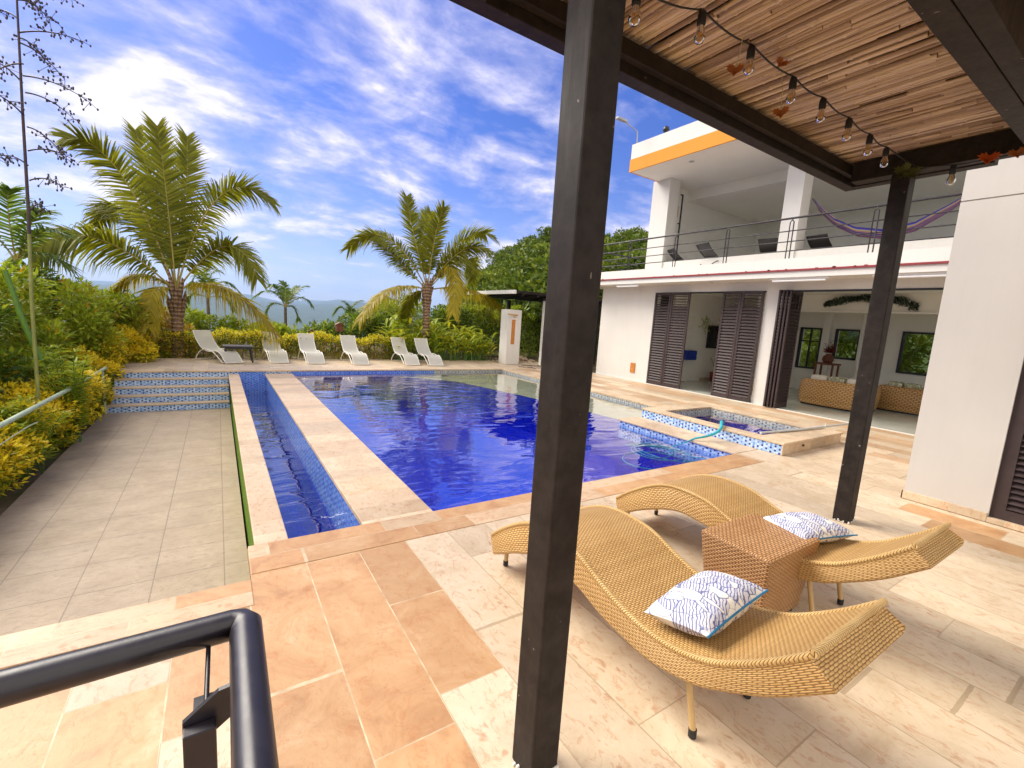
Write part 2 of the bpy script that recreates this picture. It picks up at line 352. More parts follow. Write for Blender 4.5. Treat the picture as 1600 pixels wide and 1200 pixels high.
def glass_mat(nt):
    fr = nt.node('ShaderNodeFresnel', {'IOR': 1.45}).outputs[0]
    return nt.node('ShaderNodeMixShader', {0: fr, 1: nt.node('ShaderNodeBsdfTransparent', {'Color': (0.93, 0.95, 0.93, 1)}).outputs[0], 2: nt.node('ShaderNodeBsdfGlossy', {'Roughness': 0.02}).outputs[0]}).outputs[0]
material('window_glass', glass_mat)
def bulb_mat(nt):
    fr = nt.node('ShaderNodeFresnel', {'IOR': 1.5}).outputs[0]
    return nt.node('ShaderNodeMixShader', {0: fr, 1: nt.node('ShaderNodeBsdfTransparent', {'Color': (0.97, 0.88, 0.72, 1)}).outputs[0], 2: nt.node('ShaderNodeBsdfGlossy', {'Roughness': 0.03}).outputs[0]}).outputs[0]
material('bulb_glass', bulb_mat)

def leafmat(name, a, b_, trans=0.35, rough=0.5):
    def b(nt):
        rnd = nt.node('ShaderNodeNewGeometry').outputs['Random Per Island']
        n = nt.noise(nt.coord(), 2.2, 3)
        f = nt.math('ADD', nt.math('MULTIPLY', rnd, 0.7), nt.math('MULTIPLY', n, 0.35))
        c = nt.ramp(f, [(0.1, a), (0.9, b_)])
        p = principled(nt, c, rough, spec=0.35)
        t = nt.node('ShaderNodeBsdfTranslucent', {'Color': nt.mix(0.35, c, tuple(min(1, 1.6*x) for x in b_))}).outputs[0]
        return nt.node('ShaderNodeMixShader', {0: trans, 1: p, 2: t}).outputs[0]
    return material(name, b)
leafmat('leaf_dark', (0.045, 0.09, 0.006), (0.14, 0.22, 0.014))
leafmat('leaf_mid', (0.13, 0.20, 0.008), (0.36, 0.42, 0.018))
leafmat('leaf_fresh', (0.18, 0.26, 0.01), (0.44, 0.50, 0.03))
leafmat('leaf_golden', (0.70, 0.50, 0.010), (0.92, 0.72, 0.03), 0.35)
leafmat('leaf_golden_green', (0.34, 0.34, 0.010), (0.66, 0.58, 0.02), 0.35)
leafmat('leaf_bronze', (0.26, 0.16, 0.008), (0.55, 0.34, 0.015), 0.3)
leafmat('palm_leaf', (0.08, 0.10, 0.003), (0.29, 0.29, 0.012), 0.42, 0.55)
leafmat('palm_leaf_yellow', (0.24, 0.20, 0.008), (0.52, 0.42, 0.018), 0.45, 0.5)
leafmat('palm_leaf_green', (0.06, 0.12, 0.012), (0.20, 0.28, 0.035), 0.4, 0.4)
leafmat('hill_leaf', (0.045, 0.085, 0.007), (0.14, 0.20, 0.015), 0.25)
leafmat('hill_leaf_pale', (0.09, 0.135, 0.01), (0.24, 0.27, 0.022), 0.25)
leafmat('dry_leaf', (0.30, 0.085, 0.015), (0.50, 0.20, 0.06), 0.3)
leafmat('autumn_leaf', (0.40, 0.06, 0.012), (0.55, 0.12, 0.02), 0.3)
leafmat('garland_leaf', (0.008, 0.03, 0.012), (0.03, 0.06, 0.025), 0.1)
leafmat('post_leaf', (0.05, 0.065, 0.015), (0.12, 0.13, 0.03), 0.2)
leafmat('red_leaf', (0.12, 0.012, 0.01), (0.28, 0.03, 0.02), 0.3)
plain('palm_rachis', (0.34, 0.27, 0.06), 0.45, 0.2, 8)
plain('stalk_green', (0.09, 0.20, 0.02), 0.45, 0.25, 6)
plain('stalk_pale', (0.24, 0.26, 0.07), 0.55, 0.25, 6)
plain('stalk_dark', (0.055, 0.035, 0.03), 0.6, 0.3, 6)
plain('bark', (0.15, 0.11, 0.08), 0.85, 0.4, 12, 0.6, 30)

def palm_bark(nt):
    o = nt.coord(); s = nt.sep(o)
    ring = nt.math('SINE', nt.math('ADD', nt.math('MULTIPLY', s[2], 62.0), nt.math('MULTIPLY', nt.noise(o, 5, 3), 6.0)))
    n = nt.noise(nt.mapping(o, scale=(5, 5, 1)), 6, 6, 0.7)
    c = nt.ramp(n, [(0.3, (0.22, 0.13, 0.08)), (0.7, (0.52, 0.36, 0.23))])
    c = nt.mix(nt.ramp(ring, [(0.1, 0.6), (0.5, 0.0)]), c, (0.10, 0.06, 0.04))
    return principled(nt, c, 0.85, nt.bump(nt.math('ADD', ring, n), 0.6, 0.02), spec=0.15)
material('palm_bark', palm_bark)

def pillow_print(nt):
    o = nt.coord()
    wv = nt.node('ShaderNodeVectorMath', {0: o, 1: nt.node('ShaderNodeVectorMath', {0: nt.noise(o, 9, 2, 0.5, 0, 1), 3: 0.07}, operation='SCALE').outputs[0]}, operation='ADD').outputs[0]
    mp = nt.mapping(wv, rot=(0, 0, R(35)), scale=(1.0, 0.55, 1))
    e = nt.node('ShaderNodeTexVoronoi', {'Vector': mp, 'Scale': 21.0}, feature='DISTANCE_TO_EDGE').outputs['Distance']
    cc = nt.node('ShaderNodeTexVoronoi', {'Vector': mp, 'Scale': 21.0}, feature='F1')
    cr = nt.sep(cc.outputs['Color'])
    fill = nt.math('GREATER_THAN', cr[0], 0.46)
    line = nt.math('MULTIPLY', nt.ramp(e, [(0.012, 1.0), (0.04, 0.0)]), nt.ramp(nt.noise(o, 14, 3), [(0.34, 0.3), (0.48, 1.0)]))
    wa = nt.node('ShaderNodeTexWave', {'Vector': nt.mapping(o, rot=(0, 0, R(65))), 'Scale': 26.0, 'Distortion': 6.0, 'Detail': 2.0}).outputs['Fac']
    hatch = nt.math('MULTIPLY', nt.ramp(wa, [(0.72, 0.0), (0.86, 1.0)]), fill)
    tint = nt.ramp(cr[1], [(0.0, (0.28, 0.34, 0.62)), (0.5, (0.42, 0.42, 0.60)), (1.0, (0.24, 0.29, 0.60))])
    c = nt.mix(nt.math('MULTIPLY', fill, nt.math('ADD', nt.math('MULTIPLY', nt.noise(o, 30, 3), 0.7), 0.1)), (0.74, 0.72, 0.66), tint)
    c = nt.mix(nt.math('MULTIPLY', nt.math('MAXIMUM', line, hatch), 0.9), c, (0.07, 0.09, 0.25))
    return principled(nt, c, 0.85, nt.bump(nt.noise(o, 300, 2), 0.15, 0.002), spec=0.15)
material('pillow_print', pillow_print)

def leaf_print(nt):
    o = nt.coord()
    n = nt.noise(nt.mapping(o, scale=(1, 2, 1)), 9, 3, 0.5, 2.5)
    c = nt.ramp(n, [(0.42, (0.70, 0.67, 0.58)), (0.5, (0.20, 0.24, 0.10)), (0.62, (0.32, 0.30, 0.20)), (0.7, (0.70, 0.67, 0.58))])
    return principled(nt, c, 0.85, spec=0.15)
material('leaf_print_fabric', leaf_print)

def hammock_mat(nt):
    uv = nt.sep(nt.coord('UV'))
    r = nt.node('ShaderNodeTexWhiteNoise', {'W': nt.math('FLOOR', nt.math('MULTIPLY', uv[1], 26.0))}, noise_dimensions='1D').outputs['Value']
    c = nt.ramp(r, [(0.0, (0.03, 0.06, 0.50)), (0.25, (0.55, 0.48, 0.46)), (0.45, (0.10, 0.06, 0.30)), (0.62, (0.42, 0.20, 0.22)), (0.8, (0.5, 0.42, 0.2))], 'CONSTANT')
    return principled(nt, c, 0.85, spec=0.1)
material('hammock_cloth', hammock_mat)

def terrain_mat(nt):
    o = nt.coord()
    n = nt.noise(o, 0.02, 8, 0.65); f = nt.noise(o, 0.35, 6, 0.7)
    c = nt.ramp(n, [(0.35, (0.035, 0.06, 0.016)), (0.55, (0.075, 0.10, 0.03)), (0.7, (0.16, 0.14, 0.075))])
    c = nt.mix(nt.math('MULTIPLY', f, 0.5), c, (0.03, 0.055, 0.014))
    return principled(nt, c, 0.9, spec=0.1)
material('terrain_green', terrain_mat)
def soilgrass(nt):
    o = nt.coord(); n = nt.noise(o, 1.4, 7, 0.7)
    c = nt.ramp(n, [(0.35, (0.07, 0.09, 0.02)), (0.5, (0.13, 0.10, 0.055)), (0.7, (0.26, 0.19, 0.12))])
    return principled(nt, c, 0.9, nt.bump(n, 0.6, 0.05), spec=0.1)
material('garden_soil', soilgrass)
plain('town_wall', (0.55, 0.50, 0.46), 0.8, 0.3, 0.02)

# ------------------------------------------------------------------ mesh helpers
class MB:
    def __init__(s): s.v = []; s.f = []; s.m = []; s.uv = {}; s.sm = []
    def add(s, verts, faces, mi=0, uvs=None, smooth=False):
        b = len(s.v); s.v.extend([tuple(p) for p in verts])
        for k, f in enumerate(faces):
            if uvs is not None: s.uv[len(s.f)] = [uvs[i] for i in f] if not isinstance(uvs, dict) else uvs[k]
            s.f.append([b+i for i in f]); s.m.append(mi); s.sm.append(smooth)
    def box(s, x0, x1, y0, y1, z0, z1, mi=0):
        v = [(x0, y0, z0), (x1, y0, z0), (x1, y1, z0), (x0, y1, z0), (x0, y0, z1), (x1, y0, z1), (x1, y1, z1), (x0, y1, z1)]
        s.add(v, [(0, 3, 2, 1), (4, 5, 6, 7), (0, 1, 5, 4), (1, 2, 6, 5), (2, 3, 7, 6), (3, 0, 4, 7)], mi)
    def bbox(s, x0, x1, y0, y1, z0, z1, b=0.004, mi=0):
        bm = bmesh.new(); bmesh.ops.create_cube(bm, size=1.0)
        for v in bm.verts: v.co = Vector(((x0+x1)/2+v.co.x*(x1-x0), (y0+y1)/2+v.co.y*(y1-y0), (z0+z1)/2+v.co.z*(z1-z0)))
        bmesh.ops.bevel(bm, geom=bm.edges[:], offset=b, segments=2, affect='EDGES', profile=0.6)
        s.frombm(bm, mi)
    def frombm(s, bm, mi=0, smooth=False):
        bm.verts.index_update()
        s.add([v.co[:] for v in bm.verts], [[v.index for v in f.verts] for f in bm.faces], mi, smooth=smooth); bm.free()
    def quad(s, a, b, c, d, mi=0): s.add([a, b, c, d], [(0, 1, 2, 3)], mi)
    def tube(s, pts, r, n=8, mi=0, cap=True, smooth=True):
        pts = [Vector(p) for p in pts]; rs = r if isinstance(r, (list, tuple)) else [r]*len(pts)
        vs = []; ref = None
        for i, p in enumerate(pts):
            t = (pts[min(i+1, len(pts)-1)]-pts[max(i-1, 0)])
            t = t.normalized() if t.length > 1e-9 else Vector((0, 0, 1))
            if ref is None: ref = Vector((0, 0, 1)) if abs(t.z) < 0.9 else Vector((1, 0, 0))
            a = (ref - t*ref.dot(t)).normalized(); ref = a; b = t.cross(a)
            for k in range(n):
                q = 2*math.pi*k/n; vs.append(p+a*(math.cos(q)*rs[i])+b*(math.sin(q)*rs[i]))
        fs = []
        for i in range(len(pts)-1):
            for k in range(n): fs.append((i*n+k, i*n+(k+1) % n, (i+1)*n+(k+1) % n, (i+1)*n+k))
        s.add(vs, fs, mi, smooth=smooth)
        if cap:
            e = (len(pts)-1)*n
            s.add([vs[k] for k in range(n)], [tuple(range(n-1, -1, -1))], mi)
            s.add([vs[e+k] for k in range(n)], [tuple(range(n))], mi)
    def lathe(s, c, prof, n=16, mi=0, smooth=True):
        vs = []; fs = []
        for r, z in prof:
            for k in range(n): vs.append((c[0]+r*math.cos(2*math.pi*k/n), c[1]+r*math.sin(2*math.pi*k/n), c[2]+z))
        for i in range(len(prof)-1):
            for k in range(n): fs.append((i*n+k, i*n+(k+1) % n, (i+1)*n+(k+1) % n, (i+1)*n+k))
        s.add(vs, fs, mi, smooth=smooth)
    def build(s, name, mats, parent=None, bevel=0.0):
        me = bpy.data.meshes.new(name); me.from_pydata(s.v, [], s.f)
        for m in (mats if isinstance(mats, (list, tuple)) else [mats]): me.materials.append(MATS[m])
        me.polygons.foreach_set('material_index', s.m); me.polygons.foreach_set('use_smooth', s.sm)
        if s.uv:
            ul = me.uv_layers.new(name='UVMap')
            for fi, uvs in s.uv.items():
                for li, q in zip(me.polygons[fi].loop_indices, uvs): ul.data[li].uv = q
        me.update()
        o = bpy.data.objects.new(name, me); COL.objects.link(o)
        if parent is not None: o.parent = parent
        if bevel:
            bv = o.modifiers.new('bevel', 'BEVEL'); bv.width = bevel; bv.segments = 2; bv.limit_method = 'ANGLE'
        return o

def tag(o, label=None, cat=None, group=None, kind=None):
    if label: o['label'] = label
    if cat: o['category'] = cat
    if group: o['group'] = group
    if kind: o['kind'] = kind
    return o
def empty(name, loc, label, cat, group=None, rz=0.0):
    o = bpy.data.objects.new(name, None); COL.objects.link(o)
    o.location = loc; o.rotation_euler = (0, 0, rz); o.empty_display_size = 0.1
    return tag(o, label, cat, group)
def copy_tree(o, parent=None):
    c = o.copy(); COL.objects.link(c)
    if parent is not None: c.parent = parent
    for ch in list(o.children): copy_tree(ch, c)
    return c
def box_obj(name, args, mat, parent=None, bevel=0.0):
    m = MB(); m.box(*args); return m.build(name, mat, parent, bevel)
def structure(o, label, cat=None): return tag(o, label, cat, None, 'structure')
def bez(p0, p1, p2, n):
    p0, p1, p2 = Vector(p0), Vector(p1), Vector(p2); c = 2*p1-(p0+p2)/2
    return [(1-t)**2*p0+2*t*(1-t)*c+t*t*p2 for t in [i/(n-1) for i in range(n)]]
def holes_sheet(mb, xs, ys, inhole, z, mi=0):
    for i in range(len(xs)-1):
        for j in range(len(ys)-1):
            if inhole((xs[i]+xs[i+1])/2, (ys[j]+ys[j+1])/2): continue
            mb.quad((xs[i], ys[j], z), (xs[i+1], ys[j], z), (xs[i+1], ys[j+1], z), (xs[i], ys[j+1], z), mi)

# ------------------------------------------------------------------ ground, decks, water
WZ = -0.085        # pool water
LT = -0.66         # lower terrace
YF, YN = 11.55, 3.02

def terrain():
    bm = MB(); rings = [0, 8, 14, 20, 28, 40, 60, 90, 140, 220, 350, 550, 900, 1400, 2200, 3200, 4200, 5200, 6500, 8000, 10000]
    n = 120; rnd = random.Random(3)
    ph = [rnd.uniform(0, 6.28) for _ in range(12)]
    vs = []
    for r in rings:
        for k in range(n):
            a = 2*math.pi*k/n
            x, y = r*math.sin(a), r*math.cos(a)
            z = -0.95 if r > 18 else -2.6
            if r > 16: z -= (1-math.exp(-(r-16)/260.0))*150
            if r > 2000:
                q = min(1, (r-2000)/3200.0); q = q*q*(3-2*q)
                rid = 0.62+0.17*math.sin(5*a+ph[0])+0.13*math.sin(11*a+ph[1])+0.10*math.sin(23*a+ph[2])+0.07*math.sin(41*a+ph[3]+r*0.001)
                if r > 7000: rid *= 1.1
                z += q*rid*275*(r/5200.0)**0.5
            # steep wooded hill to the right of the pool end
            if 10 < r < 400:
                ang = math.degrees(a); w_ = max(0, min(1, (ang-24)/16.0))*max(0, min(1, (150-ang)/30.0)) if ang < 180 else 0
                z += w_*(min(max(0, r-18), 60)*0.20+0)
            vs.append((x, y, z))
    fs = []
    for i in range(len(rings)-1):
        for k in range(n): fs.append((i*n+k, (i+1)*n+k, (i+1)*n+(k+1) % n, i*n+(k+1) % n))
    bm.add(vs, fs, 0, smooth=True)
    return structure(bm.build('terrain', 'terrain_green'), 'green valley floor with mountain ridges on the horizon')
terrain()

m = MB()
m.box(-9, -1.78, -4, 14.3, -1.0, -0.70)
structure(m.build('planting_bank', 'garden_soil'), 'planted bank left of the grey terrace')
m = MB(); m.box(-9, 26, 13.95, 22, -1.0, -0.03); m.box(10.0, 26, 9.0, 13.95, -1.0, -0.035)
structure(m.build('garden_bed', 'garden_soil'), 'garden bed behind the loungers')

# upper deck, one sheet with openings
xs = [-1.8, 0.12, 0.37, 0.89, 1.42, 5.5, 6.0, 6.2, 7.2, 7.5, 9.95, 14.6]
ys = [-4, 2.65, YN, 3.12, 4.75, 5.05, YF, 14.0]
def hole(x, y):
    if x < 0.12 and 2.65 < y < YF: return True
    if YN < y < YF and 0.12 < x < 1.42: return True
    if YN < y < YF and 1.42 < x < 5.5: return True
    if 5.05 < y < YF and 5.5 < x < 7.2: return True
    if 6.2 < x < 7.5 and 3.12 < y < 4.75: return True
    if x > 9.95 and y < 13.9 and y > -4: return True
    return False
m = MB(); holes_sheet(m, xs, ys, hole, 0.0)
# slab edges towards the lower terrace
m.quad((-9, 2.65, LT-0.2), (0.12, 2.65, LT-0.2), (0.12, 2.65, -0.0), (-9, 2.65, -0.0))
m.quad((-9, -4, 0), (-1.8, -4, 0), (-1.8, 2.65, 0), (-9, 2.65, 0))
structure(m.build('pool_deck', 'travertine_deck'), 'peach and cream travertine pool deck')
# coping courses laid round the pool (4 mm proud)
m = MB(); z1 = 0.004
m.box(-3.0, 0.12, 2.40, 2.645, -0.02, z1)
m.box(0.125, 5.52, 2.70, YN+0.025, -0.03, z1)
m.box(-1.78, 9.5, YF-0.025, YF+0.36, -0.03, z1)
structure(m.build('pool_kerb', 'travertine_coping', None, 0.003), 'travertine kerb course at the pool edge')
m = MB(); m.box(7.18, 7.52, 5.06, YF-0.03, -0.03, z1); structure(m.build('pool_kerb', 'travertine_wall_top', None, 0.003), 'travertine kerb course along the house side of the pool')

m = MB(); m.box(-1.78, 0.17, 2.655, 10.7, LT-0.2, LT)
structure(m.build('lower_terrace', 'grey_terrace_tile'), 'grey tiled lower terrace')

# garden steps
st_ = empty('garden_steps', (-0.8, 11.2, LT), 'blue mosaic steps with cream treads between grey terrace and upper deck', 'steps')
def T(o, root):
    """parent o, built in world coordinates, to a root that is an empty"""
    o.parent = root; o.matrix_parent_inverse = Matrix.LocRotScale(root.location, root.rotation_euler, root.scale).inverted(); return o
rise = 0.132; tread = 0.215
for i in range(5):
    y0 = 10.70+i*tread; zt = LT+rise*(i+1); x0 = -1.76 + (0.06 if i else 0.0)
    if i < 4:
        T(box_obj('tread', (x0, 0.168, y0-0.012, y0+tread, zt-0.026, zt), 'travertine_wall_top', None, 0.004), st_)
        T(box_obj('riser', (x0, 0.168, y0, y0+tread, LT-0.1, zt-0.028), 'mosaic_band'), st_)
    else:
        T(box_obj('riser', (-1.76, 1.42, YF-0.004, YF+0.1, LT-0.1, -0.032), 'mosaic_band'), st_)

# the pool: shell, overflow basin, coping walls
pool = empty('swimming_pool', (3.5, 7, -1.4), 'deep blue infinity pool with narrow overflow basin and travertine walls', 'swimming pool')
CZ = -0.075
m = MB(); m.bbox(0.17, 0.37, YN+0.001, YF-0.006, CZ-0.04, CZ, 0.006)
T(m.build('basin_coping', 'travertine_wall_top'), pool)
m = MB(); m.box(0.19, 0.355, YN, YF-0.006, -1.3, CZ-0.041)
T(m.build('basin_wall', ['mossy_green']), pool)
# fringe of moss and grass hanging on the outer face
rg = random.Random(5); m = MB()
for i in range(2600):
    y = rg.uniform(2.8, 10.6); z = rg.uniform(LT, CZ-0.05); l = rg.uniform(0.03, 0.10)
    a = rg.uniform(-0.6, 0.6); x = 0.186
    m.add([(x, y-0.004, z), (x, y+0.004, z), (x-rg.uniform(0.003, 0.012), y+l*math.sin(a), z+l*math.cos(a))], [(0, 1, 2)], 0)
T(m.build('moss_fringe', 'leaf_fresh'), pool)
m = MB(); m.bbox(0.87, 1.43, YN+0.001, YF-0.006, CZ-0.04, CZ, 0.006)
T(m.build('overflow_coping', 'travertine_wall_top'), pool)
m = MB(); m.box(0.89, 1.40, YN, YF-0.006, -1.45, CZ-0.041)
T(m.build('overflow_wall', 'mosaic_basin'), pool)
m = MB()
m.box(0.3555, 0.8895, YN-0.3, YF+0.2, -1.55, -1.35, 1)
m.box(0.356, 0.889, YN-0.2, YN, -1.35, -0.034); m.box(0.356, 0.889, YF-0.0055, YF+0.15, -1.35, -0.034)
m.box(0.3552, 0.3700, YN+0.001, YF-0.007, -1.35, CZ-0.042)
m.box(0.885, 0.8888, YN+0.002, YF-0.008, -1.35, -0.55, 1); m.box(0.3705, 0.3735, YN+0.002, YF-0.008, -1.35, -0.55, 1)
T(m.build('basin_lining', ['mosaic_basin', 'mosaic_pool']), pool)
m = MB()
m.box(1.401, 7.3, YN-0.2, YF+0.2, -1.65, -0.95)
m.box(1.402, 5.5, YN-0.2, YN+0.006, -1.45, -0.034)
m.box(1.421, 7.3, YF-0.005, YF+0.2, -1.45, -0.034)
m.box(5.5, 6.0, YN+0.006, 5.05, -1.45, -0.035)
m.box(6.0, 7.3, 4.9, 5.05, -1.45, -0.036)
T(m.build('pool_lining', 'mosaic_pool'), pool)
m = MB(); m.box(5.0, 7.19, YF-0.012, YF-0.006, -0.19, -0.033); m.box(7.186, 7.3, 5.051, YF-0.013, -0.22, -0.033)
T(m.build('waterline_band', 'mosaic_grey'), pool)
m = MB(); m.box(1.431, 4.999, YF-0.012, YF-0.006, -0.19, -0.033); T(m.build('waterline_band', 'mosaic_basin'), pool)
m = MB(); m.box(5.492, 5.499, YN+0.007, 5.052, -0.3, -0.02); m.box(5.5, 6.0, 5.051, 5.058, -0.3, -0.02)
T(m.build('ledge_band', 'mosaic_band'), pool)
m = MB(); m.box(5.47, 6.0, YN+0.03, 5.075, -0.02, 0.006)
T(m.build('ledge_top', 'travertine_coping', None, 0.004), pool)
# pale beach shelf on the house side
bmv = MB(); N = 24; vs = []; fs = []
for i in range(N+1):
    y = 5.06+(YF-0.02-5.06)*i/N
    ex = float(np.interp(y, [5, 7.2, 8.5, 10.6, 11.2, 11.6], [6.25, 6.0, 5.75, 5.2, 4.5, 3.9]))
    vs += [(ex-0.10, y, -0.949), (ex, y, -0.205), (ex, y, -0.20), (7.185, y, -0.15)]
for i in range(N):
    a = i*4; b = a+4
    bmv.add([vs[a], vs[a+1], vs[b+1], vs[b]], [(0, 1, 2, 3)], 1); bmv.add([vs[a+2], vs[a+3], vs[b+3], vs[b+2]], [(0, 1, 2, 3)], 0)
plain('beach_stone', (0.66, 0.52, 0.28), 0.6, 0.15, 6, 0.2, 60)
T(bmv.build('beach_shelf', ['beach_stone', 'mosaic_pool']), pool)
m = MB(); m.quad((1.40, YN, WZ), (5.5, YN, WZ), (5.5, YF, WZ), (1.40, YF, WZ)); m.quad((5.5, 5.05, WZ), (7.19, 5.05, WZ), (7.19, YF, WZ), (5.5, YF, WZ))
structure(m.build('pool_water', 'water_surface'), 'rippled blue pool water')
m = MB(); m.quad((0.36, YN, -0.52), (0.89, YN, -0.52), (0.89, YF, -0.52), (0.36, YF, -0.52))
structure(m.build('basin_water', 'water_surface'), 'still water in the overflow basin')

# spa
spa = empty('spa_tub', (6.85, 3.9, 0), 'raised square spa tub with blue mosaic side and travertine rim', 'spa')
SZ = 0.165
m = MB(); m.box(6.012, 6.198, 2.76, 5.05, 0.004, SZ-0.032); T(m.build('spa_front', 'mosaic_band'), spa)
m = MB(); m.box(6.2, 7.72, 2.76, 3.10, 0.004, SZ-0.032); m.box(7.5, 7.72, 3.10, 5.05, 0.004, SZ-0.032); m.box(6.2, 7.5, 4.77, 5.05, 0.004, SZ-0.032)
m.box(6.0, 6.2, 2.745, 2.759, 0.004, SZ-0.032)
T(m.build('spa_wall', 'travertine_coping'), spa)
m = MB(); m.bbox(6.0, 6.21, 2.74, 5.06, SZ-0.03, SZ, 0.006); m.bbox(6.212, 7.49, 2.74, 3.12, SZ-0.03, SZ, 0.006); m.bbox(7.492, 7.74, 2.74, 5.06, SZ-0.03, SZ, 0.006); m.bbox(6.212, 7.49, 4.75, 5.06, SZ-0.03, SZ, 0.006)
T(m.build('spa_rim', 'travertine_coping'), spa)
m = MB(); m.box(6.19, 7.51, 3.09, 4.78, -0.9, -0.8)
m.box(6.192, 6.2, 3.10, 4.77, -0.8, 0.003); m.box(7.5, 7.508, 3.1, 4.77, -0.8, 0.003); m.box(6.2, 7.5, 3.112, 3.12, -0.8, 0.003); m.box(6.2, 7.5, 4.752, 4.76, -0.8, 0.003)
T(m.build('spa_lining', 'mosaic_pool'), spa)
m = MB(); m.box(6.2, 7.5, 4.25, 4.745, -0.8, -0.24); m.box(7.05, 7.495, 3.125, 4.25, -0.8, -0.242); T(m.build('spa_bench', 'beach_stone'), spa)
m = MB(); m.box(6.214, 7.488, 4.742, 4.75, 0.01, SZ-0.033); m.box(7.484, 7.492, 3.125, 4.74, 0.01, SZ-0.033); T(m.build('spa_band', 'mosaic_grey'), spa)
m = MB(); m.tube([(6.55, 2.738, 0.085), (6.55, 2.752, 0.085)], 0.016, 10); T(m.build('jet_cover', 'dark_frame'), spa)
m = MB(); m.quad((6.199, 3.1, 0.075), (7.5, 3.1, 0.075), (7.5, 4.77, 0.075), (6.199, 4.77, 0.075))
structure(m.build('spa_water', 'water_surface'), 'water filling the spa tub')
# loose broken slabs at the spa corner
rg = random.Random(8); m = MB()
for i in range(5):
    x = 6.3+i*0.17; m.bbox(x, x+rg.uniform(0.16, 0.28), 5.09+rg.uniform(0, 0.05), 5.28+rg.uniform(0, 0.12), 0.006 if x > 7.25 else -0.05, rg.uniform(0.02, 0.07), 0.008)
T(m.build('corner_slab', 'travertine_coping'), spa)

# hose and pole
hose = MB()
pts = []
for k in range(58):
    a = k/17*2*math.pi; rr_ = 0.30+0.10*math.sin(k*0.23)+0.03*math.sin(k*0.9); pts.append((4.85+rr_*math.cos(a)*0.95+0.05*math.sin(k*0.11), 3.72+rr_*math.sin(a)*1.15-0.05*math.cos(k*0.17), WZ-0.03+0.0004*k))
pts += [(5.2, 3.80, WZ-0.005), (5.40, 3.74, -0.03)]
pts += [tuple(p) for p in bez((5.5, 3.66, 0.04), (5.80, 3.55, 0.12), (6.02, 3.62, 0.215), 8)] + [(6.12, 3.68, 0.225), (6.24, 3.74, 0.19), (6.34, 3.8, 0.09), (6.4, 3.85, -0.1)]
rad = [0.0065]*60+[0.014+0.0012*i for i in range(8)]+[0.024, 0.024, 0.022, 0.02]
hose.tube(pts, rad, 10)
tag(hose.build('pool_hose', 'hose_teal'), 'teal vacuum hose coiled on the pool water and hooked over the spa rim', 'hose')
m = MB(); pts = [(4.5+0.42*math.cos(t), 3.52+0.34*math.sin(t), WZ-0.03) for t in [i*0.2 for i in range(30)]] + [(4.9, 3.35, WZ-0.03), (5.1, 3.1, WZ-0.03)]
m.tube(pts, 0.007, 8); tag(m.build('pool_hose', 'hose_teal'), 'single loose loop of pale teal hose floating nearest the deck edge', 'hose')
m = MB(); m.tube([(6.22, 3.16, 0.182), (7.1, 3.05, 0.185), (7.9, 2.99, 0.19), (8.6, 2.95, 0.192)], 0.017, 8); m.tube([(7.74, 2.99, 0.195), (7.76, 3.0, 0.24)], 0.008, 6)
tag(m.build('cleaning_pole', 'pole_grey'), 'long grey pool cleaning pole lying across the spa rim', 'pole')

# ------------------------------------------------------------------ house
house = empty('house', (9.95, 7, 0), 'white two storey house with balcony, orange roof band and louvred shutters', 'house')
HX, HY1, HY0 = 9.95, 10.35, -3.0
SLX = 9.35
def H(o): return T(o, house)
def walls_x(name, x0, x1, y0, y1, z0, z1, holes, mat):
    """wall slab in the YZ plane with rectangular openings (y0,y1,z0,z1)"""
    ysl = sorted({y0, y1, *[h[0] for h in holes], *[h[1] for h in holes]}); zsl = sorted({z0, z1, *[h[2] for h in holes], *[h[3] for h in holes]})
    m = MB()
    for i in range(len(ysl)-1):
        col = []
        for j in range(len(zsl)-1):
            cy, cz = (ysl[i]+ysl[i+1])/2, (zsl[j]+zsl[j+1])/2
            if any(h[0] < cy < h[1] and h[2] < cz < h[3] for h in holes): continue
            if col and abs(col[-1][1]-zsl[j]) < 1e-6: col[-1][1] = zsl[j+1]
            else: col.append([zsl[j], zsl[j+1]])
        for a, b in col: m.box(x0, x1, ysl[i], ysl[i+1], a, b)
    return H(m.build(name, mat))
DH = 2.47
walls_x('wall', HX, HX+0.22, HY0, HY1, 0.0, 2.66, [(5.36, 8.32, -1, DH), (HY0+0.5, 5.02, -1, DH)], 'white_render')
H(box_obj('side_wall', (HX+0.221, 15, HY1-0.2, HY1, 0.0, 2.66), 'white_render'))
H(box_obj('floor', (HX-0.10, 15, HY0, HY1, -0.3, 0.012), 'interior_floor'))
m = MB(); m.box(HX-0.13, HX-0.101, HY0, HY1, -0.3, 0.013); H(m.build('threshold', 'white_render'))
wy = [(6.05, 6.64, 0.64, 1.83), (5.12, 5.72, 1.0, 1.83), (3.3, 4.24, 0.79, 1.84), (1.5, 2.6, 0.79, 1.84)]
walls_x('back_wall', 14.5, 14.72, HY0, HY1, 0.012, 2.66, wy, 'interior_white')
H(box_obj('partition_wall', (10.9, 14.5, 8.4, 8.55, 0.012, 2.66), 'interior_white'))
H(box_obj('partition_wall', (12.45, 14.5, 6.78, 6.9, 0.012, 2.66), 'interior_white'))
H(box_obj('ceiling', (HX+0.221, 14.5, HY0, HY1-0.2, 2.60, 2.659), 'interior_white'))
m = MB(); m.box(12.5, 12.72, HY0, 6.78, 2.18, 2.598); m.box(12.46, 12.499, HY0, 6.78, 2.18, 2.215); H(m.build('dropped_beam', 'interior_white'))
m = MB(); m.box(14.38, 14.499, 5.06, 5.11, 0.012, 2.55); m.box(14.3, 14.499, 5.80, 5.98, 0.012, 2.55); H(m.build('wall_pilaster', 'interior_white'))
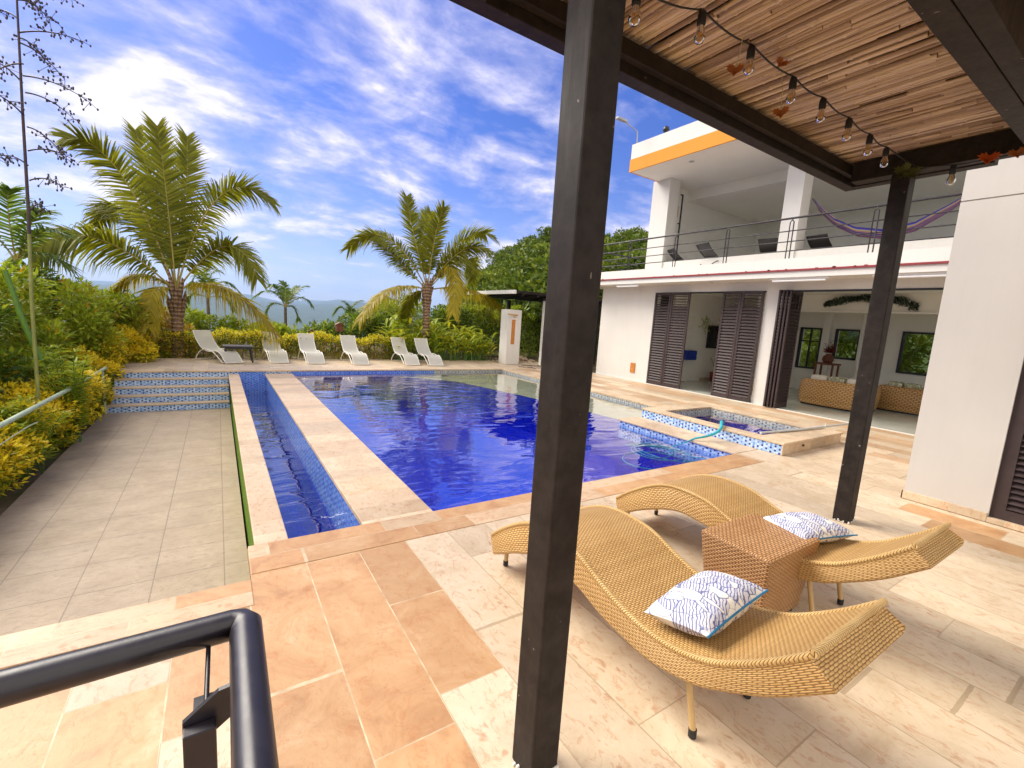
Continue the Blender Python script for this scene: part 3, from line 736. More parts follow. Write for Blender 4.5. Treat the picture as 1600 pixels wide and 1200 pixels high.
for k, (a, b, c, e) in enumerate(wy):
    m = MB(); t = 0.05
    m.box(14.46, 14.56, a, a+t, c, e); m.box(14.46, 14.56, b-t, b, c, e); m.box(14.46, 14.56, a+t, b-t, c, c+t); m.box(14.46, 14.56, a+t, b-t, e-t, e)
    if k == 0: m.box(14.48, 14.53, (a+b)/2-0.02, (a+b)/2+0.02, c+t, e-t); m.box(14.481, 14.531, a+t, (a+b)/2-0.02, 1.42, 1.46); m.box(14.481, 14.531, (a+b)/2+0.02, b-t, 1.42, 1.46)
    f = H(m.build('window', 'dark_frame'))
    g_ = MB(); g_.quad((14.52, a+t, c+t), (14.52, b-t, c+t), (14.52, b-t, e-t), (14.52, a+t, e-t))
    gl = g_.build('pane', 'window_glass', f)
H(box_obj('skirting', (12.45, 14.499, 8.385, 8.399, 0.013, 0.10), 'travertine_coping'))
# overhang slab and balcony
m = MB(); m.box(SLX, 15, HY0, 10.95, 2.661, 2.775); m.box(SLX-0.02, 15, HY0, 10.97, 2.81, 3.02)
H(m.build('balcony_slab', 'white_render'))
m = MB(); m.box(SLX-0.03, 14.9, HY0, 10.98, 2.776, 2.809)
rg = random.Random(2)
for i in range(26):
    y = rg.uniform(0, 10.9); m.box(SLX-0.034, SLX+0.1, y, y+rg.uniform(0.02, 0.05), 2.80, 2.80+rg.uniform(0.012, 0.026))
H(m.build('drip_edge', 'red_strip'))
m = MB(); m.box(9.98, 10.10, HY0, 4.92, 3.021, 3.29); m.box(9.98, 10.10, 5.27, 8.24, 3.021, 3.29); H(m.build('parapet', 'white_render'))
for y0, y1, x1 in ((8.24, 8.80, 10.35), (4.92, 5.27, 10.3), (1.6, 1.95, 10.3)):
    H(box_obj('column', (9.95, x1, y0, y1, 3.021, 5.41), 'white_render'))
H(box_obj('side_wall', (10.351, 15, 8.66, 8.80, 3.021, 5.405), 'interior_white'))
walls_x('back_wall', 15.0, 15.2, HY0, 8.8, 3.021, 5.40, [(3.2, 5.9, 3.25, 4.1)], 'interior_white')
m = MB(); m.box(8.92, 15, HY0, 8.68, 5.411, 5.60); H(m.build('roof_slab', 'interior_white'))
m = MB(); m.box(11.28, 11.5, HY0, 8.659, 5.14, 5.409); m.box(11.501, 14.99, HY0, 8.659, 5.141, 5.20); H(m.build('dropped_ceiling', 'interior_white'))
m = MB(); m.box(8.88, 8.919, HY0, 8.70, 5.40, 5.70); m.box(8.919, 15, 8.681, 8.70, 5.40, 5.70); H(m.build('fascia_band', 'orange_render'))
m = MB(); m.box(8.895, 9.07, HY0, 8.69, 5.701, 6.06); m.box(9.07, 15, 8.53, 8.69, 5.702, 6.06); H(m.build('roof_parapet', 'white_render'))
m = MB(); m.box(10.40, 10.43, 8.16, 8.19, 3.03, 5.06); m.box(10.34, 10.40, 8.16, 8.19, 5.03, 5.06); m.box(10.34, 10.40, 8.16, 8.19, 4.3, 4.33); H(m.build('downpipe', 'dark_frame'))
H(box_obj('wall_lamp', (10.351, 10.40, 8.25, 8.36, 4.5, 4.78), 'light_wood'))
# railing
m = MB()
yr = [8.9, 7.42, 6.08, 4.76, 3.40, 2.05, 0.7]
RX = 9.42
for z, r in ((3.80, 0.021), (3.56, 0.011), (3.36, 0.011), (3.18, 0.011)):
    m.tube([(RX, -1, z), (RX, 10.9, z)], r, 8); m.tube([(RX, 10.9, z), (12.0, 10.9, z)], r, 8)
rail = H(m.build('railing', 'rail_steel'))
for y in yr + [10.3]:
    m = MB(); a = 0.035
    m.tube([(RX-0.02, y, 2.9), (RX-0.02, y, 3.0), (RX-0.02, y-a, 3.03), (RX-0.02, y-a, 3.72), (RX-0.02, y, 3.765), (RX, y, 3.80)], 0.011, 6)
    m.tube([(RX-0.02, y, 3.0), (RX-0.02, y+a, 3.03), (RX-0.02, y+a, 3.72), (RX-0.02, y, 3.765)], 0.011, 6)
    m.build('baluster', 'rail_steel', rail).matrix_parent_inverse = rail.matrix_parent_inverse.copy() if False else Matrix.Identity(4)
# shutters
def shutter(w_, h, ang, loc):
    m = MB(); t = 0.035; fr = 0.055
    m.bbox(0, fr, 0, t, 0, h, 0.003); m.bbox(w_-fr, w_, 0, t, 0, h, 0.003)
    m.box(fr, w_-fr, 0.001, t-0.001, 0, 0.085); m.box(fr, w_-fr, 0.001, t-0.001, h-0.075, h)
    n = 33; z0 = 0.085; dz = (h-0.16)/n
    for i in range(n):
        z = z0+dz*(i+0.5); a = 0.55 if i < n-4 else 1.35
        dy, dzz = 0.024*math.sin(a), 0.024*math.cos(a) if True else 0
        k = 0.5 if i < n-4 else 0.5
        # slat: thin tilted board
        y0, y1 = t/2-0.021, t/2+0.021
        hh = dz*0.40 if i < n-4 else dz*0.15
        m.add([(fr, y0, z-hh), (w_-fr, y0, z-hh), (w_-fr, y1, z+hh), (fr, y1, z+hh), (fr, y0, z-hh+0.007), (w_-fr, y0, z-hh+0.007), (w_-fr, y1, z+hh+0.007), (fr, y1, z+hh+0.007)],
              [(0, 3, 2, 1), (4, 5, 6, 7), (0, 1, 5, 4), (2, 3, 7, 6)], 0)
    o = m.build('shutter', 'shutter_paint'); o.location = loc; o.rotation_euler = (0, 0, ang)
    o.parent = house; o.matrix_parent_inverse = Matrix.Translation(house.location).inverted(); return o
HH = DH-0.02
shutter(0.55, HH, R(-90-6), (HX-0.045, 8.30, 0.014)); shutter(0.54, HH, R(-90+5), (HX-0.10, 7.745, 0.014))
shutter(0.48, HH, R(-90-7), (HX-0.05, 6.33, 0.014)); shutter(0.48, HH, R(-90+6), (HX-0.11, 5.845, 0.014))
for k in range(4): shutter(0.52, HH, R(-2+k*1.2), (HX-0.22+0.02*k, 4.95-0.062*k, 0.014))
H(box_obj('door_track', (HX-0.01, HX+0.10, HY0+0.5, 5.01, DH-0.03, DH-0.001), 'dark_frame')); H(box_obj('door_track', (HX-0.01, HX+0.10, 5.37, 8.31, DH-0.03, DH-0.001), 'dark_frame'))
for y0, y1 in ((3.97, 5.03), (2.27, 3.31), (8.45, 9.3), (0.6, 1.6)):
    m = MB(); m.box(9.40, 9.46, y0, y1, 2.625, 2.660); f = H(m.build('tube_light', 'white_frame'))
    m = MB(); m.tube([(9.41, y0+0.05, 2.602), (9.41, y1-0.05, 2.602)], 0.022, 8); m.build('tube', 'tube_glass', f)
m = MB()
for y in (3.0, 6.5, 9.6): m.lathe((9.65, y, 2.655), [(0.0, 0), (0.05, 0), (0.055, 0.005)], 12)
for (x, y) in ((9.35, 7.2), (9.35, 4.2)): m.lathe((x, y, 5.405), [(0.0, 0), (0.06, 0), (0.065, 0.005)], 12)
H(m.build('downlight', 'lamp_grey'))
m = MB(); m.bbox(HX-0.02, HX-0.001, 8.78, 8.95, 0.22, 0.50, 0.004); H(m.build('meter_cover', 'wood_orange'))
m = MB(); m.box(11.22, 11.85, 8.375, 8.399, 0.9, 1.95); H(m.build('wall_panel', 'white_frame'))
# roof edge lamp and camera
m = MB(); m.tube([(8.99, 8.62, 6.061), (8.96, 8.62, 6.38)], 0.015, 6); m.tube([(8.96, 8.62, 6.38), (8.62, 8.62, 6.45)], 0.013, 6); m.tube([(8.62, 8.62, 6.45), (8.52, 8.62, 6.48)], 0.018, 6)
lm = H(m.build('lamp_arm', 'lamp_grey')); m = MB(); m.bbox(8.22, 8.54, 8.57, 8.67, 6.47, 6.52, 0.012); m.build('lamp_head', 'lamp_grey', lm)
m = MB(); m.lathe((9.0, 7.75, 6.061), [(0.05, 0), (0.05, 0.06), (0.075, 0.09), (0.07, 0.15), (0.03, 0.19), (0, 0.195)], 12); H(m.build('roof_vent', 'dark_frame'))

# right-hand annex wall with louvred door
an = empty('annex_wall', (5.9, 0, 0), 'rough white annex wall with stone skirting beside a dark louvred door', 'wall')
WX = 5.66
m = MB(); m.box(WX, 8.5, 0.83, 1.42, 0.0, 2.808); m.box(WX, 8.5, 0.83, 1.42, 2.82, 4.6); m.box(WX+0.012, 8.49, 0.84, 1.41, 2.808, 2.82); m.box(WX, 8.5, -3, -0.3, 0, 4.6); m.box(WX, 8.5, -0.3, 0.83, 2.3, 4.6)
T(m.build('wall', 'textured_white_render'), an)
m = MB(); m.box(WX-0.018, WX-0.001, 0.835, 1.436, 0.005, 0.085); m.box(WX-0.018, 8.5, 1.4205, 1.438, 0.005, 0.085); m.box(WX-0.018, WX-0.001, -3, -0.3, 0.005, 0.085); m.box(WX-0.016, WX+0.15, -0.299, 0.834, 0.005, 0.05)
T(m.build('skirting', 'travertine_coping', None, 0.003), an)
m = MB(); X0 = WX+0.03
m.box(X0, X0+0.05, 0.74, 0.829, 0.052, 2.298); m.box(X0, X0+0.05, -0.298, -0.21, 0.052, 2.298); m.box(X0, X0+0.05, -0.21, 0.74, 0.052, 0.14); m.box(X0, X0+0.05, -0.21, 0.74, 2.2, 2.298)
for i in range(40):
    z = 0.15+i*0.051
    m.add([(X0+0.004, -0.21, z), (X0+0.004, 0.74, z), (X0+0.046, 0.74, z+0.036), (X0+0.046, -0.21, z+0.036), (X0+0.004, -0.21, z+0.008), (X0+0.004, 0.74, z+0.008), (X0+0.046, 0.74, z+0.044), (X0+0.046, -0.21, z+0.044)], [(0, 3, 2, 1), (4, 5, 6, 7), (0, 1, 5, 4), (2, 3, 7, 6)])
m.box(X0+0.06, X0+0.07, -0.3, 0.83, 0.05, 2.3)
T(m.build('louvred_door', 'shutter_paint'), an)

# ------------------------------------------------------------------ pergola over the lounge
pg = empty('pergola', (2.6, 1, 0), 'black steel pergola with bamboo cane roof over the wicker loungers', 'pergola')
def P(o): return T(o, pg)
for (x0, y0, s_, hz_) in ((0.815, 0.975, 0.112, 2.75), (4.345, 1.40, 0.118, 2.78)):
    m = MB(); m.bbox(x0, x0+s_, y0, y0+s_, 0.004, hz_, 0.007)
    po = P(m.build('post', 'black_steel_paint'))
    m = MB(); rg = random.Random(4)
    for k in range(26):
        sd_ = k % 4; t = rg.uniform(0, s_); h_ = rg.uniform(0.005, 0.03)
        x, y = ((x0+t, y0-0.002), (x0-0.002, y0+t), (x0+s_+0.002, y0+t), (x0+t, y0+s_+0.002))[sd_]
        m.bbox(x-0.008, x+0.008, y-0.004, y+0.004, 0.002, h_, 0.002)
    m.build('mortar_residue', 'cushion_white', po)
def beam(a, name='beam'):
    m = MB(); m.bbox(*a, 0.005); return P(m.build(name, 'black_steel_paint'))
beam((0.2, 4.62, 1.845, 1.93, 2.79, 2.90), 'edge_beam')
beam((0.2, 4.54, 1.80, 1.844, 2.84, 2.92), 'edge_beam')
beam((4.53, 4.62, 1.0, 1.844, 2.79, 2.90), 'edge_beam')
beam((4.345, 4.465, -0.3, 1.79, 2.781, 2.93))
beam((0.815, 0.93, -0.3, 1.79, 2.751, 2.93))
m = MB(); m.bbox(0.95, 4.34, 0.62, 0.70, 2.751, 2.92, 0.004); m.bbox(0.95, 4.34, 0.704, 0.80, 2.751, 2.92, 0.004); P(m.build('cross_beam', 'black_steel_paint'))
m = MB(); m.bbox(0.95, 4.34, -0.25, -0.12, 2.751, 2.92, 0.004); P(m.build('cross_beam', 'black_steel_paint'))
m = MB(); rg = random.Random(11); x = 0.22
while x < 4.6:
    r = rg.uniform(0.0085, 0.0150); x += r
    y = 0.02+rg.uniform(-0.06, 0)
    nseg = rg.choice((2, 3)); cuts = sorted([rg.uniform(0.3, 1.5) for _ in range(nseg-1)])
    ends = [y]+cuts+[1.88]
    for q in range(nseg):
        ya, yb = ends[q], ends[q+1]-0.004
        if yb-ya < 0.05: continue
        pts = []; rs = []; sx = rg.uniform(-0.004, 0.004); z = 2.952+rg.uniform(-0.006, 0.012)
        step = rg.uniform(0.20, 0.30); yy = ya; j = 0
        pts.append((x, ya, z)); rs.append(r)
        while yy+step < yb:
            yy += step; xo = x+rg.uniform(-0.003, 0.003); zo = z+rg.uniform(-0.003, 0.003)
            pts += [(xo, yy-0.010, zo), (xo, yy, zo), (xo, yy+0.010, zo)]; rs += [r*0.96, r*1.24, r*0.96]
        pts.append((x+sx, yb, z)); rs.append(r*0.95)
        m.tube(pts, rs, 7, cap=True)
    x += r*0.95+rg.choice((0, 0.0, 0.001, 0.004))
P(m.build('bamboo_roof', 'bamboo_cane'))
m = MB(); m.box(0.2, 4.6, 0.0, 1.9, 2.985, 3.0); P(m.build('roof_sheet', 'dark_frame'))
# string lights
BP = [(1.02, 1.45, 2.88), (1.43, 1.30, 2.80), (1.84, 1.45, 2.88), (2.24, 1.45, 2.88), (2.66, 1.45, 2.87), (3.01, 1.45, 2.87), (3.37, 1.45, 2.86), (3.70, 1.45, 2.85), (3.99, 1.45, 2.84)]
BP = [(p[0], 1.45, p[2]+0.035) for p in BP]
sg = empty('string_lights', (2.6, 1.45, 2.9), 'black cable of clear bulbs strung under the bamboo roof', 'string lights')
m = MB(); pts = []
for i in range(len(BP)-1):
    a, b = Vector(BP[i]), Vector(BP[i+1])
    for t in range(6): q = a.lerp(b, t/6); q.z -= 0.02*math.sin(t/6*math.pi); pts.append(q)
pts += [BP[-1], (4.25, 1.44, 2.86), (4.33, 1.36, 2.79), (4.335, 1.1, 2.76), (4.335, 0.5, 2.77)]
m.tube(pts, 0.0045, 6); T(m.build('cable', 'cable_black'), sg)
def bulb(x, y, z):
    m = MB(); m.lathe((x, y, z), [(0.0, 0.005), (0.016, 0.004), (0.019, -0.01), (0.019, -0.048), (0.016, -0.052), (0, -0.052)], 12)
    m.box(x-0.02, x+0.02, y-0.004, y+0.004, z+0.0, z+0.012)
    so = T(m.build('socket', 'rubber_black'), sg)
    m = MB(); m.lathe((x, y, z-0.052), [(0.013, 0), (0.015, -0.012), (0.025, -0.035), (0.026, -0.05), (0.018, -0.068), (0.0, -0.074)], 14)
    m.build('bulb', 'bulb_glass', so)
    m = MB(); m.tube([(x, y, z-0.052), (x, y, z-0.075)], 0.004, 6)
    for k in range(5): a = k*1.256; m.tube([(x+0.004*math.cos(a), y+0.004*math.sin(a), z-0.07), (x+0.012*math.cos(a), y+0.012*math.sin(a), z-0.10)], 0.0016, 4)
    m.build('filament', 'light_wood', so)
for p in BP[1:]: bulb(p[0], p[1], p[2]-0.012)
bulb(4.33, 1.16, 2.755)

LEAF = [(0, 0), (0.10, -0.05), (0.28, -0.28), (0.30, -0.10), (0.52, -0.16), (0.50, 0.0), (0.72, 0.10), (0.50, 0.20), (0.62, 0.42), (0.40, 0.36), (0.36, 0.62), (0.24, 0.52), (0.0, 1.0)]
def maple(name, loc, size, rot, label, mat='dry_leaf', stem=0.0, curl=0.35):
    m = MB(); prof = LEAF+[(-a, b) for a, b in LEAF[-2:0:-1]]
    vs = [(a*size, -curl*size*(1.6*abs(a)+0.0*b)-0.5*size*b*b, -b*size*0.85) for a, b in prof]
    m.add([(0, 0, -0.35*size)]+vs, [(0, 1+i, 1+(i+1) % len(vs)) for i in range(len(vs))])
    vs2 = [(v[0]*0.8, v[1]+0.10*size, v[2]*0.85) for v in vs]
    m.add([(0, 0.1*size, -0.35*size)]+vs2, [(0, 1+i, 1+(i+1) % len(vs2)) for i in range(len(vs2))])
    o = m.build(name, [mat]); o.location = loc; o.rotation_euler = rot
    if stem:
        s2 = MB(); s2.tube([(0, 0, 0), (0.006, 0, stem*0.5), (0, 0, stem)], 0.0022, 5); s2.build('stem', 'rope', o)
    return tag(o, label, 'leaf decoration', 'leaf decorations hung from the pergola')
maple('hanging_leaf', (2.13, 1.45, 2.775), 0.066, (0, 0.1, -0.95), 'dry orange leaf dangling on a string between the second and third bulbs', stem=0.14)
maple('hanging_leaf', (2.575, 1.45, 2.71), 0.066, (0, -0.1, -1.05), 'dry orange leaf hanging lowest on a long string under the bamboo', stem=0.19)
maple('hanging_leaf', (2.52, 1.44, 2.93), 0.055, (0, 0.6, -1.0), 'small orange leaf tucked onto the light cable', stem=0.0)
maple('hanging_leaf', (4.30, 0.98, 2.775), 0.085, (0, 0.1, -1.35), 'large red orange maple leaf under the beam before the annex wall', 'autumn_leaf')
maple('hanging_leaf', (4.31, 0.86, 2.775), 0.07, (0, -0.2, -1.35), 'rust brown maple leaf beside the large red one on the beam', 'dry_leaf')
for i, (l, sz, q) in enumerate((((4.338, 1.44, 2.80), 0.095, 0.25), ((4.335, 1.395, 2.775), 0.085, -0.4), ((4.29, 1.39, 2.79), 0.075, 0.9))):
    maple('hanging_leaf', l, sz, (0, q, -1.25), ('broad green leaf wrapped highest round the top of the right post', 'green leaf drooping at the top of the right post', 'green leaf sticking out towards the bulbs at the right post')[i], 'post_leaf')

# handrail in the foreground
hr = empty('handrail', (0.05, 0.8, 0), 'black painted pipe handrail turning a corner above the stair', 'handrail')
m = MB(); m.tube([(-1.6, 0.842, 0.93), (-0.2, 0.864, 0.93), (0.008, 0.868, 0.93), (0.022, 0.864, 0.93), (0.030, 0.852, 0.93), (0.029, 0.83, 0.93), (0.022, 0.2, 0.925), (0.015, -0.6, 0.92)], 0.0255, 24)
T(m.build('top_rail', 'black_pipe_paint'), hr)
m = MB(); m.tube([(-0.026, 0.862, 0.915), (-0.028, 0.742, 0.895)], 0.004, 6); T(m.build('brace_rod', 'black_pipe_paint'), hr)
m = MB(); m.box(-0.057, -0.016, 0.715, 0.736, 0.0, 0.872); T(m.build('post', 'black_pipe_paint', None, 0.002), hr)
m = MB(); pl_ = [(-0.058, 0.877), (-0.012, 0.912), (0.012, 0.915), (0.012, 0.868), (-0.020, 0.845), (-0.058, 0.835)]
m.add([(x, 0.745, z) for x, z in pl_]+[(x, 0.737, z) for x, z in pl_], [(0, 1, 2, 3, 4, 5), (11, 10, 9, 8, 7, 6)]+[(k, k+6, (k+1) % 6+6, (k+1) % 6) for k in range(6)])
m.box(-0.045, 0.008, 0.7455, 0.775, 0.880, 0.884)
T(m.build('bracket', 'black_pipe_paint'), hr)

# ------------------------------------------------------------------ wicker furniture
TOP = [(2.20, .195), (2.12, .26), (2.02, .33), (1.90, .40), (1.79, .445), (1.67, .465), (1.55, .465), (1.43, .448), (1.28, .392), (1.15, .355), (1.02, .34), (.89, .352), (.78, .388), (.69, .44), (.57, .535), (.47, .63)]
BOT = [(2.17, .075), (2.08, .12), (1.97, .18), (1.84, .24), (1.73, .28), (1.63, .30), (1.52, .295), (1.41, .28), (1.27, .24), (1.14, .222), (1.02, .215), (.90, .232), (.79, .268), (.69, .325), (.55, .42), (.405, .55)]
def catmull(pts, n):
    P_ = [Vector((*p, 0)) for p in pts]; out = []
    seg = len(P_)-1
    for i in range(n):
        t = i/(n-1)*seg; k = min(int(t), seg-1); f = t-k
        p0, p1, p2, p3 = P_[max(k-1, 0)], P_[k], P_[k+1], P_[min(k+2, seg)]
        q = 0.5*((2*p1)+(-p0+p2)*f+(2*p0-5*p1+4*p2-p3)*f*f+(-p0+3*p1-3*p2+p3)*f**3); out.append((q.x, q.y))
    return out
def wicker_lounger(loc, label, W=0.53):
    root = empty('wicker_lounger', loc, label, 'sun lounger', 'wave shaped wicker loungers under the pergola')
    n = 60; tp = catmull(TOP, n); bt = catmull(BOT, n); y_off = 1.3
    ring = []; r = 0.022
    # cross-section as fractions: (x, f) f=1 top, 0 bottom
    for k in range(5): a = math.pi/2*k/4; ring.append((r-r*math.sin(a) if False else r*(1-math.sin(a+0)), 'T', r*(1-math.cos(a))))
    sec = []
    for k in range(5): a = math.pi/2*k/4; sec.append((r*(1-math.sin(a)), 'T', -r*(1-math.cos(a))))          # top-left corner going down the left side
    for k in range(5): a = math.pi/2*k/4; sec.append((r*(1-math.cos(a)), 'B', r*(1-math.sin(a))))            # bottom-left
    for k in range(5): a = math.pi/2*k/4; sec.append((W-r*(1-math.sin(a)), 'B', r*(1-math.cos(a))))          # bottom-right
    for k in range(5): a = math.pi/2*k/4; sec.append((W-r*(1-math.cos(a)), 'T', -r*(1-math.sin(a))))         # top-right
    m = MB(); vs = []; sl_ = 0.0; arc = []
    for i in range(n):
        if i: sl_ += math.hypot(tp[i][0]-tp[i-1][0], tp[i][1]-tp[i-1][1])
        arc.append(sl_)
    K = len(sec)
    for i in range(n):
        for (x, tb, dz) in sec:
            y, z = tp[i] if tb == 'T' else bt[i]
            vs.append((x, y-y_off, z+dz))
    # perimeter coordinate
    per = [0.0]
    for k in range(1, K+1):
        a, b = sec[k-1], sec[k % K]; za = (0.14 if a[1] == 'T' else 0.0)+a[2]; zb = (0.14 if b[1] == 'T' else 0.0)+b[2]
        per.append(per[-1]+math.hypot(b[0]-a[0], zb-za))
    fs = []; uvd = {}
    for i in range(n-1):
        for k in range(K):
            k2 = (k+1) % K; uvd[len(fs)] = None
            top = k == K-1
            fs.append((i*K+k, i*K+k2, (i+1)*K+k2, (i+1)*K+k))
            if top:   # strands run across the width on the top face
                xa, xb = sec[k][0], sec[0][0]
                uvd[len(fs)-1] = [(xa, arc[i]), (xb, arc[i]), (xb, arc[i+1]), (xa, arc[i+1])]
            else:
                uvd[len(fs)-1] = [(arc[i]*0.75, per[k]), (arc[i]*0.75, per[k+1]), (arc[i+1]*0.75, per[k+1]), (arc[i+1]*0.75, per[k])]
    m.add(vs, fs, 0, uvd, True)
    for i, rev in ((0, False), (n-1, True)):
        idx = list(range(K)); e = [vs[i*K+k] for k in idx]
        f = tuple(idx[::-1]) if not rev else tuple(idx)
        L0 = e[0]
        uvs = [(p[0], math.hypot(p[1]-L0[1], p[2]-L0[2])) for p in e]
        m.add(e, [f], 0, uvs)
    o = m.build('woven_body', 'wicker_honey', root)
    for (x, y, zt, lean, yl) in ((0.08, 2.13, .13, 0, 0.01), (W-0.08, 2.13, .13, 0, 0.01), (0.08, 0.86, .25, 0, -0.035), (W-0.08, 0.86, .25, 0, -0.035)):
        m = MB(); m.tube([(x+lean, y+yl+0.05 if zt > .2 else y, zt), (x, y+yl, 0.03)], 0.0125, 10); lg = m.build('leg', 'leg_tan', root)
        lg.location = (0, -y_off, 0)
        m = MB(); m.tube([(x, y+yl, 0.036), (x, y+yl-0.001, 0.005)], 0.0155, 10); m.build('foot_cap', 'rubber_black', lg)
    for x in (0.006, W-0.006):
        m = MB(); m.tube([(x, y-y_off, z-0.004) for y, z in tp], 0.011, 8); m.build('rim', 'wicker_rim', root)
    m = MB(); m.tube([(0.006+(W-0.012)*i/12, tp[-1][0]-y_off, tp[-1][1]-0.002) for i in range(13)], 0.012, 8); m.build('rim', 'wicker_rim', root)
    return root
wicker_lounger((1.37, 1.3, 0), 'honey wicker wave lounger nearest the black post with pillow and woven table behind it')
wicker_lounger((2.545, 1.40, 0), 'farther honey wicker wave lounger beyond the woven side table', 0.50)

tb = empty('wicker_table', (2.46, 1.17, 0), 'brown woven cube side table between the two wicker loungers', 'side table')
m = MB(); hw, hd, zt = 0.265, 0.19, 0.43; bw, bd = 0.205, 0.155
tp_ = [(-hw, -hd, zt), (hw, -hd, zt), (hw, hd, zt), (-hw, hd, zt)]; bo = [(-bw, -bd, 0.03), (bw, -bd, 0.03), (bw, bd, 0.03), (-bw, bd, 0.03)]
def wq(a, b, c, d_, w0, h0, off):
    N = 1; m.add([a, b, c, d_], [(0, 1, 2, 3)], 0, [(off, 0), (off+w0, 0), (off+w0, h0), (off, h0)])
wq(*tp_, 2*hw, 2*hd, 0.0)
for k in range(4): a, b = bo[k], bo[(k+1) % 4]; c, e = tp_[(k+1) % 4], tp_[k]; wq(a, b, c, e, 2*(hw if k % 2 == 0 else hd), zt, 0.7*k)
wq(bo[3], bo[2], bo[1], bo[0], 2*bw, 2*bd, 0)
bm_o = m.build('woven_body', 'wicker_brown', tb)
bvm = bm_o.modifiers.new('weld', 'WELD'); bv = bm_o.modifiers.new('bevel', 'BEVEL'); bv.width = 0.014; bv.segments = 3
m = MB()
for sx in (-1, 1):
    for sy in (-1, 1): m.tube([(sx*(bw-0.03), sy*(bd-0.03), 0.034), (sx*(bw-0.03), sy*(bd-0.03), 0.003)], 0.014, 8)
m.build('foot_cap', 'rubber_black', tb)

def pillow(loc, rot, lx, ly, h, label):
    root = empty('throw_pillow', loc, label, 'pillow'); root.rotation_euler = rot
    m = MB(); n = 22; vs = []; fs = []; rg = random.Random(int(lx*100+loc[0]*50))
    def P3(u, v, sgn):
        e = (1-abs(u)**2.6)*(1-abs(v)**2.6); pin = 1-0.07*(1-abs(u)**2)*0-0.05*(abs(u)*abs(v))
        bx = lx/2*u*(1-0.05*(1-v*v)*abs(u)**3); by = ly/2*v*(1-0.05*(1-u*u)*abs(v)**3)
        wr = 0.006*math.sin(9*u+4*v)*e
        return (bx, by, sgn*h/2*max(e, 0)**0.5+wr)
    for sgn in (1, -1):
        b = len(vs)
        for i in range(n+1):
            for j in range(n+1): vs.append(P3(-1+2*i/n, -1+2*j/n, sgn))
        for i in range(n):
            for j in range(n):
                q = (b+i*(n+1)+j, b+(i+1)*(n+1)+j, b+(i+1)*(n+1)+j+1, b+i*(n+1)+j+1); fs.append(q if sgn > 0 else q[::-1])
    m.add(vs, fs, 0, smooth=True); m.build('cover', 'pillow_print', root)
    m = MB(); m.tube([P3(-1+2*i/16, -1, 1) for i in range(17)], 0.0045, 6); m.build('piping', 'piping_blue', root)
pillow((1.635, 0.945, 0.425), (R(-13), R(-2), R(5)), 0.47, 0.27, 0.14, 'blue leaf print pillow with teal piping on the nearer wicker lounger')
pillow((2.86, 1.12, 0.41), (R(-2), R(2), R(-12)), 0.44, 0.30, 0.12, 'blue leaf print pillow on the farther wicker lounger behind the table')

# ------------------------------------------------------------------ white loungers by the far hedge
def white_lounger_proto():
    root = empty('sling_lounger', (0, 0, 0), 'x', 'sun lounger', 'white sling loungers along the far hedge')
    W = 0.43
    # side profile (y: + towards the head, z); foot end at y=0
    arch = bez((1.18, 0.0), (0.78, 0.0), (0.62, 0.27), 2) if False else None
    A = catmull([(1.20, 0.0), (1.12, 0.12), (0.98, 0.22), (0.80, 0.275), (0.60, 0.27), (0.42, 0.22), (0.22, 0.10), (0.08, 0.012)], 26)
    B = catmull([(0.80, 0.245), (0.95, 0.30), (1.10, 0.42), (1.22, 0.56), (1.30, 0.70)], 16)
    F = catmull([(0.78, 0.255), (0.62, 0.235), (0.48, 0.26), (0.30, 0.275), (0.14, 0.20), (0.03, 0.085), (-0.05, 0.012)], 22)
    m = MB()
    for x in (-W/2, W/2):
        m.tube([(x, y, z+0.012) for y, z in A], 0.013, 8); m.tube([(x*0.95, y, z+0.012) for y, z in B], 0.011, 8); m.tube([(x*0.97, y, z+0.008) for y, z in F], 0.010, 8)
    for y, z in (A[0], A[-1], B[-1], F[-1]): m.tube([(-W/2, y, z+0.013), (W/2, y, z+0.013)], 0.010, 8)
    m.build('frame', 'white_frame', root)
    for nm, C in (('backrest_sling', B[:-1] + [B[-1]]), ('seat_sling', F)):
        m = MB(); vs = []; fs = []
        for y, z in C:
            for k in range(5): u = -1+k/2; vs.append((u*W/2*0.94, y, z+0.014-0.012*(1-u*u)))
        for i in range(len(C)-1):
            for k in range(4): fs.append((i*5+k, i*5+k+1, (i+1)*5+k+1, (i+1)*5+k))
        m.add(vs, fs, 0, smooth=True); m.build(nm, 'sling_white', root)
    m = MB(); m.tube([(-W/2, 0.88, 0.26), (-W/2, 1.0, 0.33)], 0.006, 6); m.tube([(W/2, 0.88, 0.26), (W/2, 1.0, 0.33)], 0.006, 6); m.build('hinge', 'dark_frame', root)
    return root
wl = white_lounger_proto()
spots = [((0.30, 12.85), 30, 'white sling lounger set at an angle left of the small dark table'),
         ((1.31, 12.92), 5, 'white sling lounger just right of the small dark table'),
         ((2.16, 12.74), 3, 'white sling lounger before the golden hedge, third from the steps'),
         ((3.27, 12.52), 3, 'white sling lounger standing alone left of the second palm trunk'),
         ((4.70, 12.42), 1, 'white sling lounger in the pair under the second palm, left one'),
         ((5.38, 12.28), 0, 'white sling lounger nearest the white shower pillar')]
for i, (p, a, lb) in enumerate(spots):
    o = wl if i == 0 else copy_tree(wl)
    o.location = (p[0], p[1], 0.003); o.rotation_euler = (0, 0, R(a)); o['label'] = lb
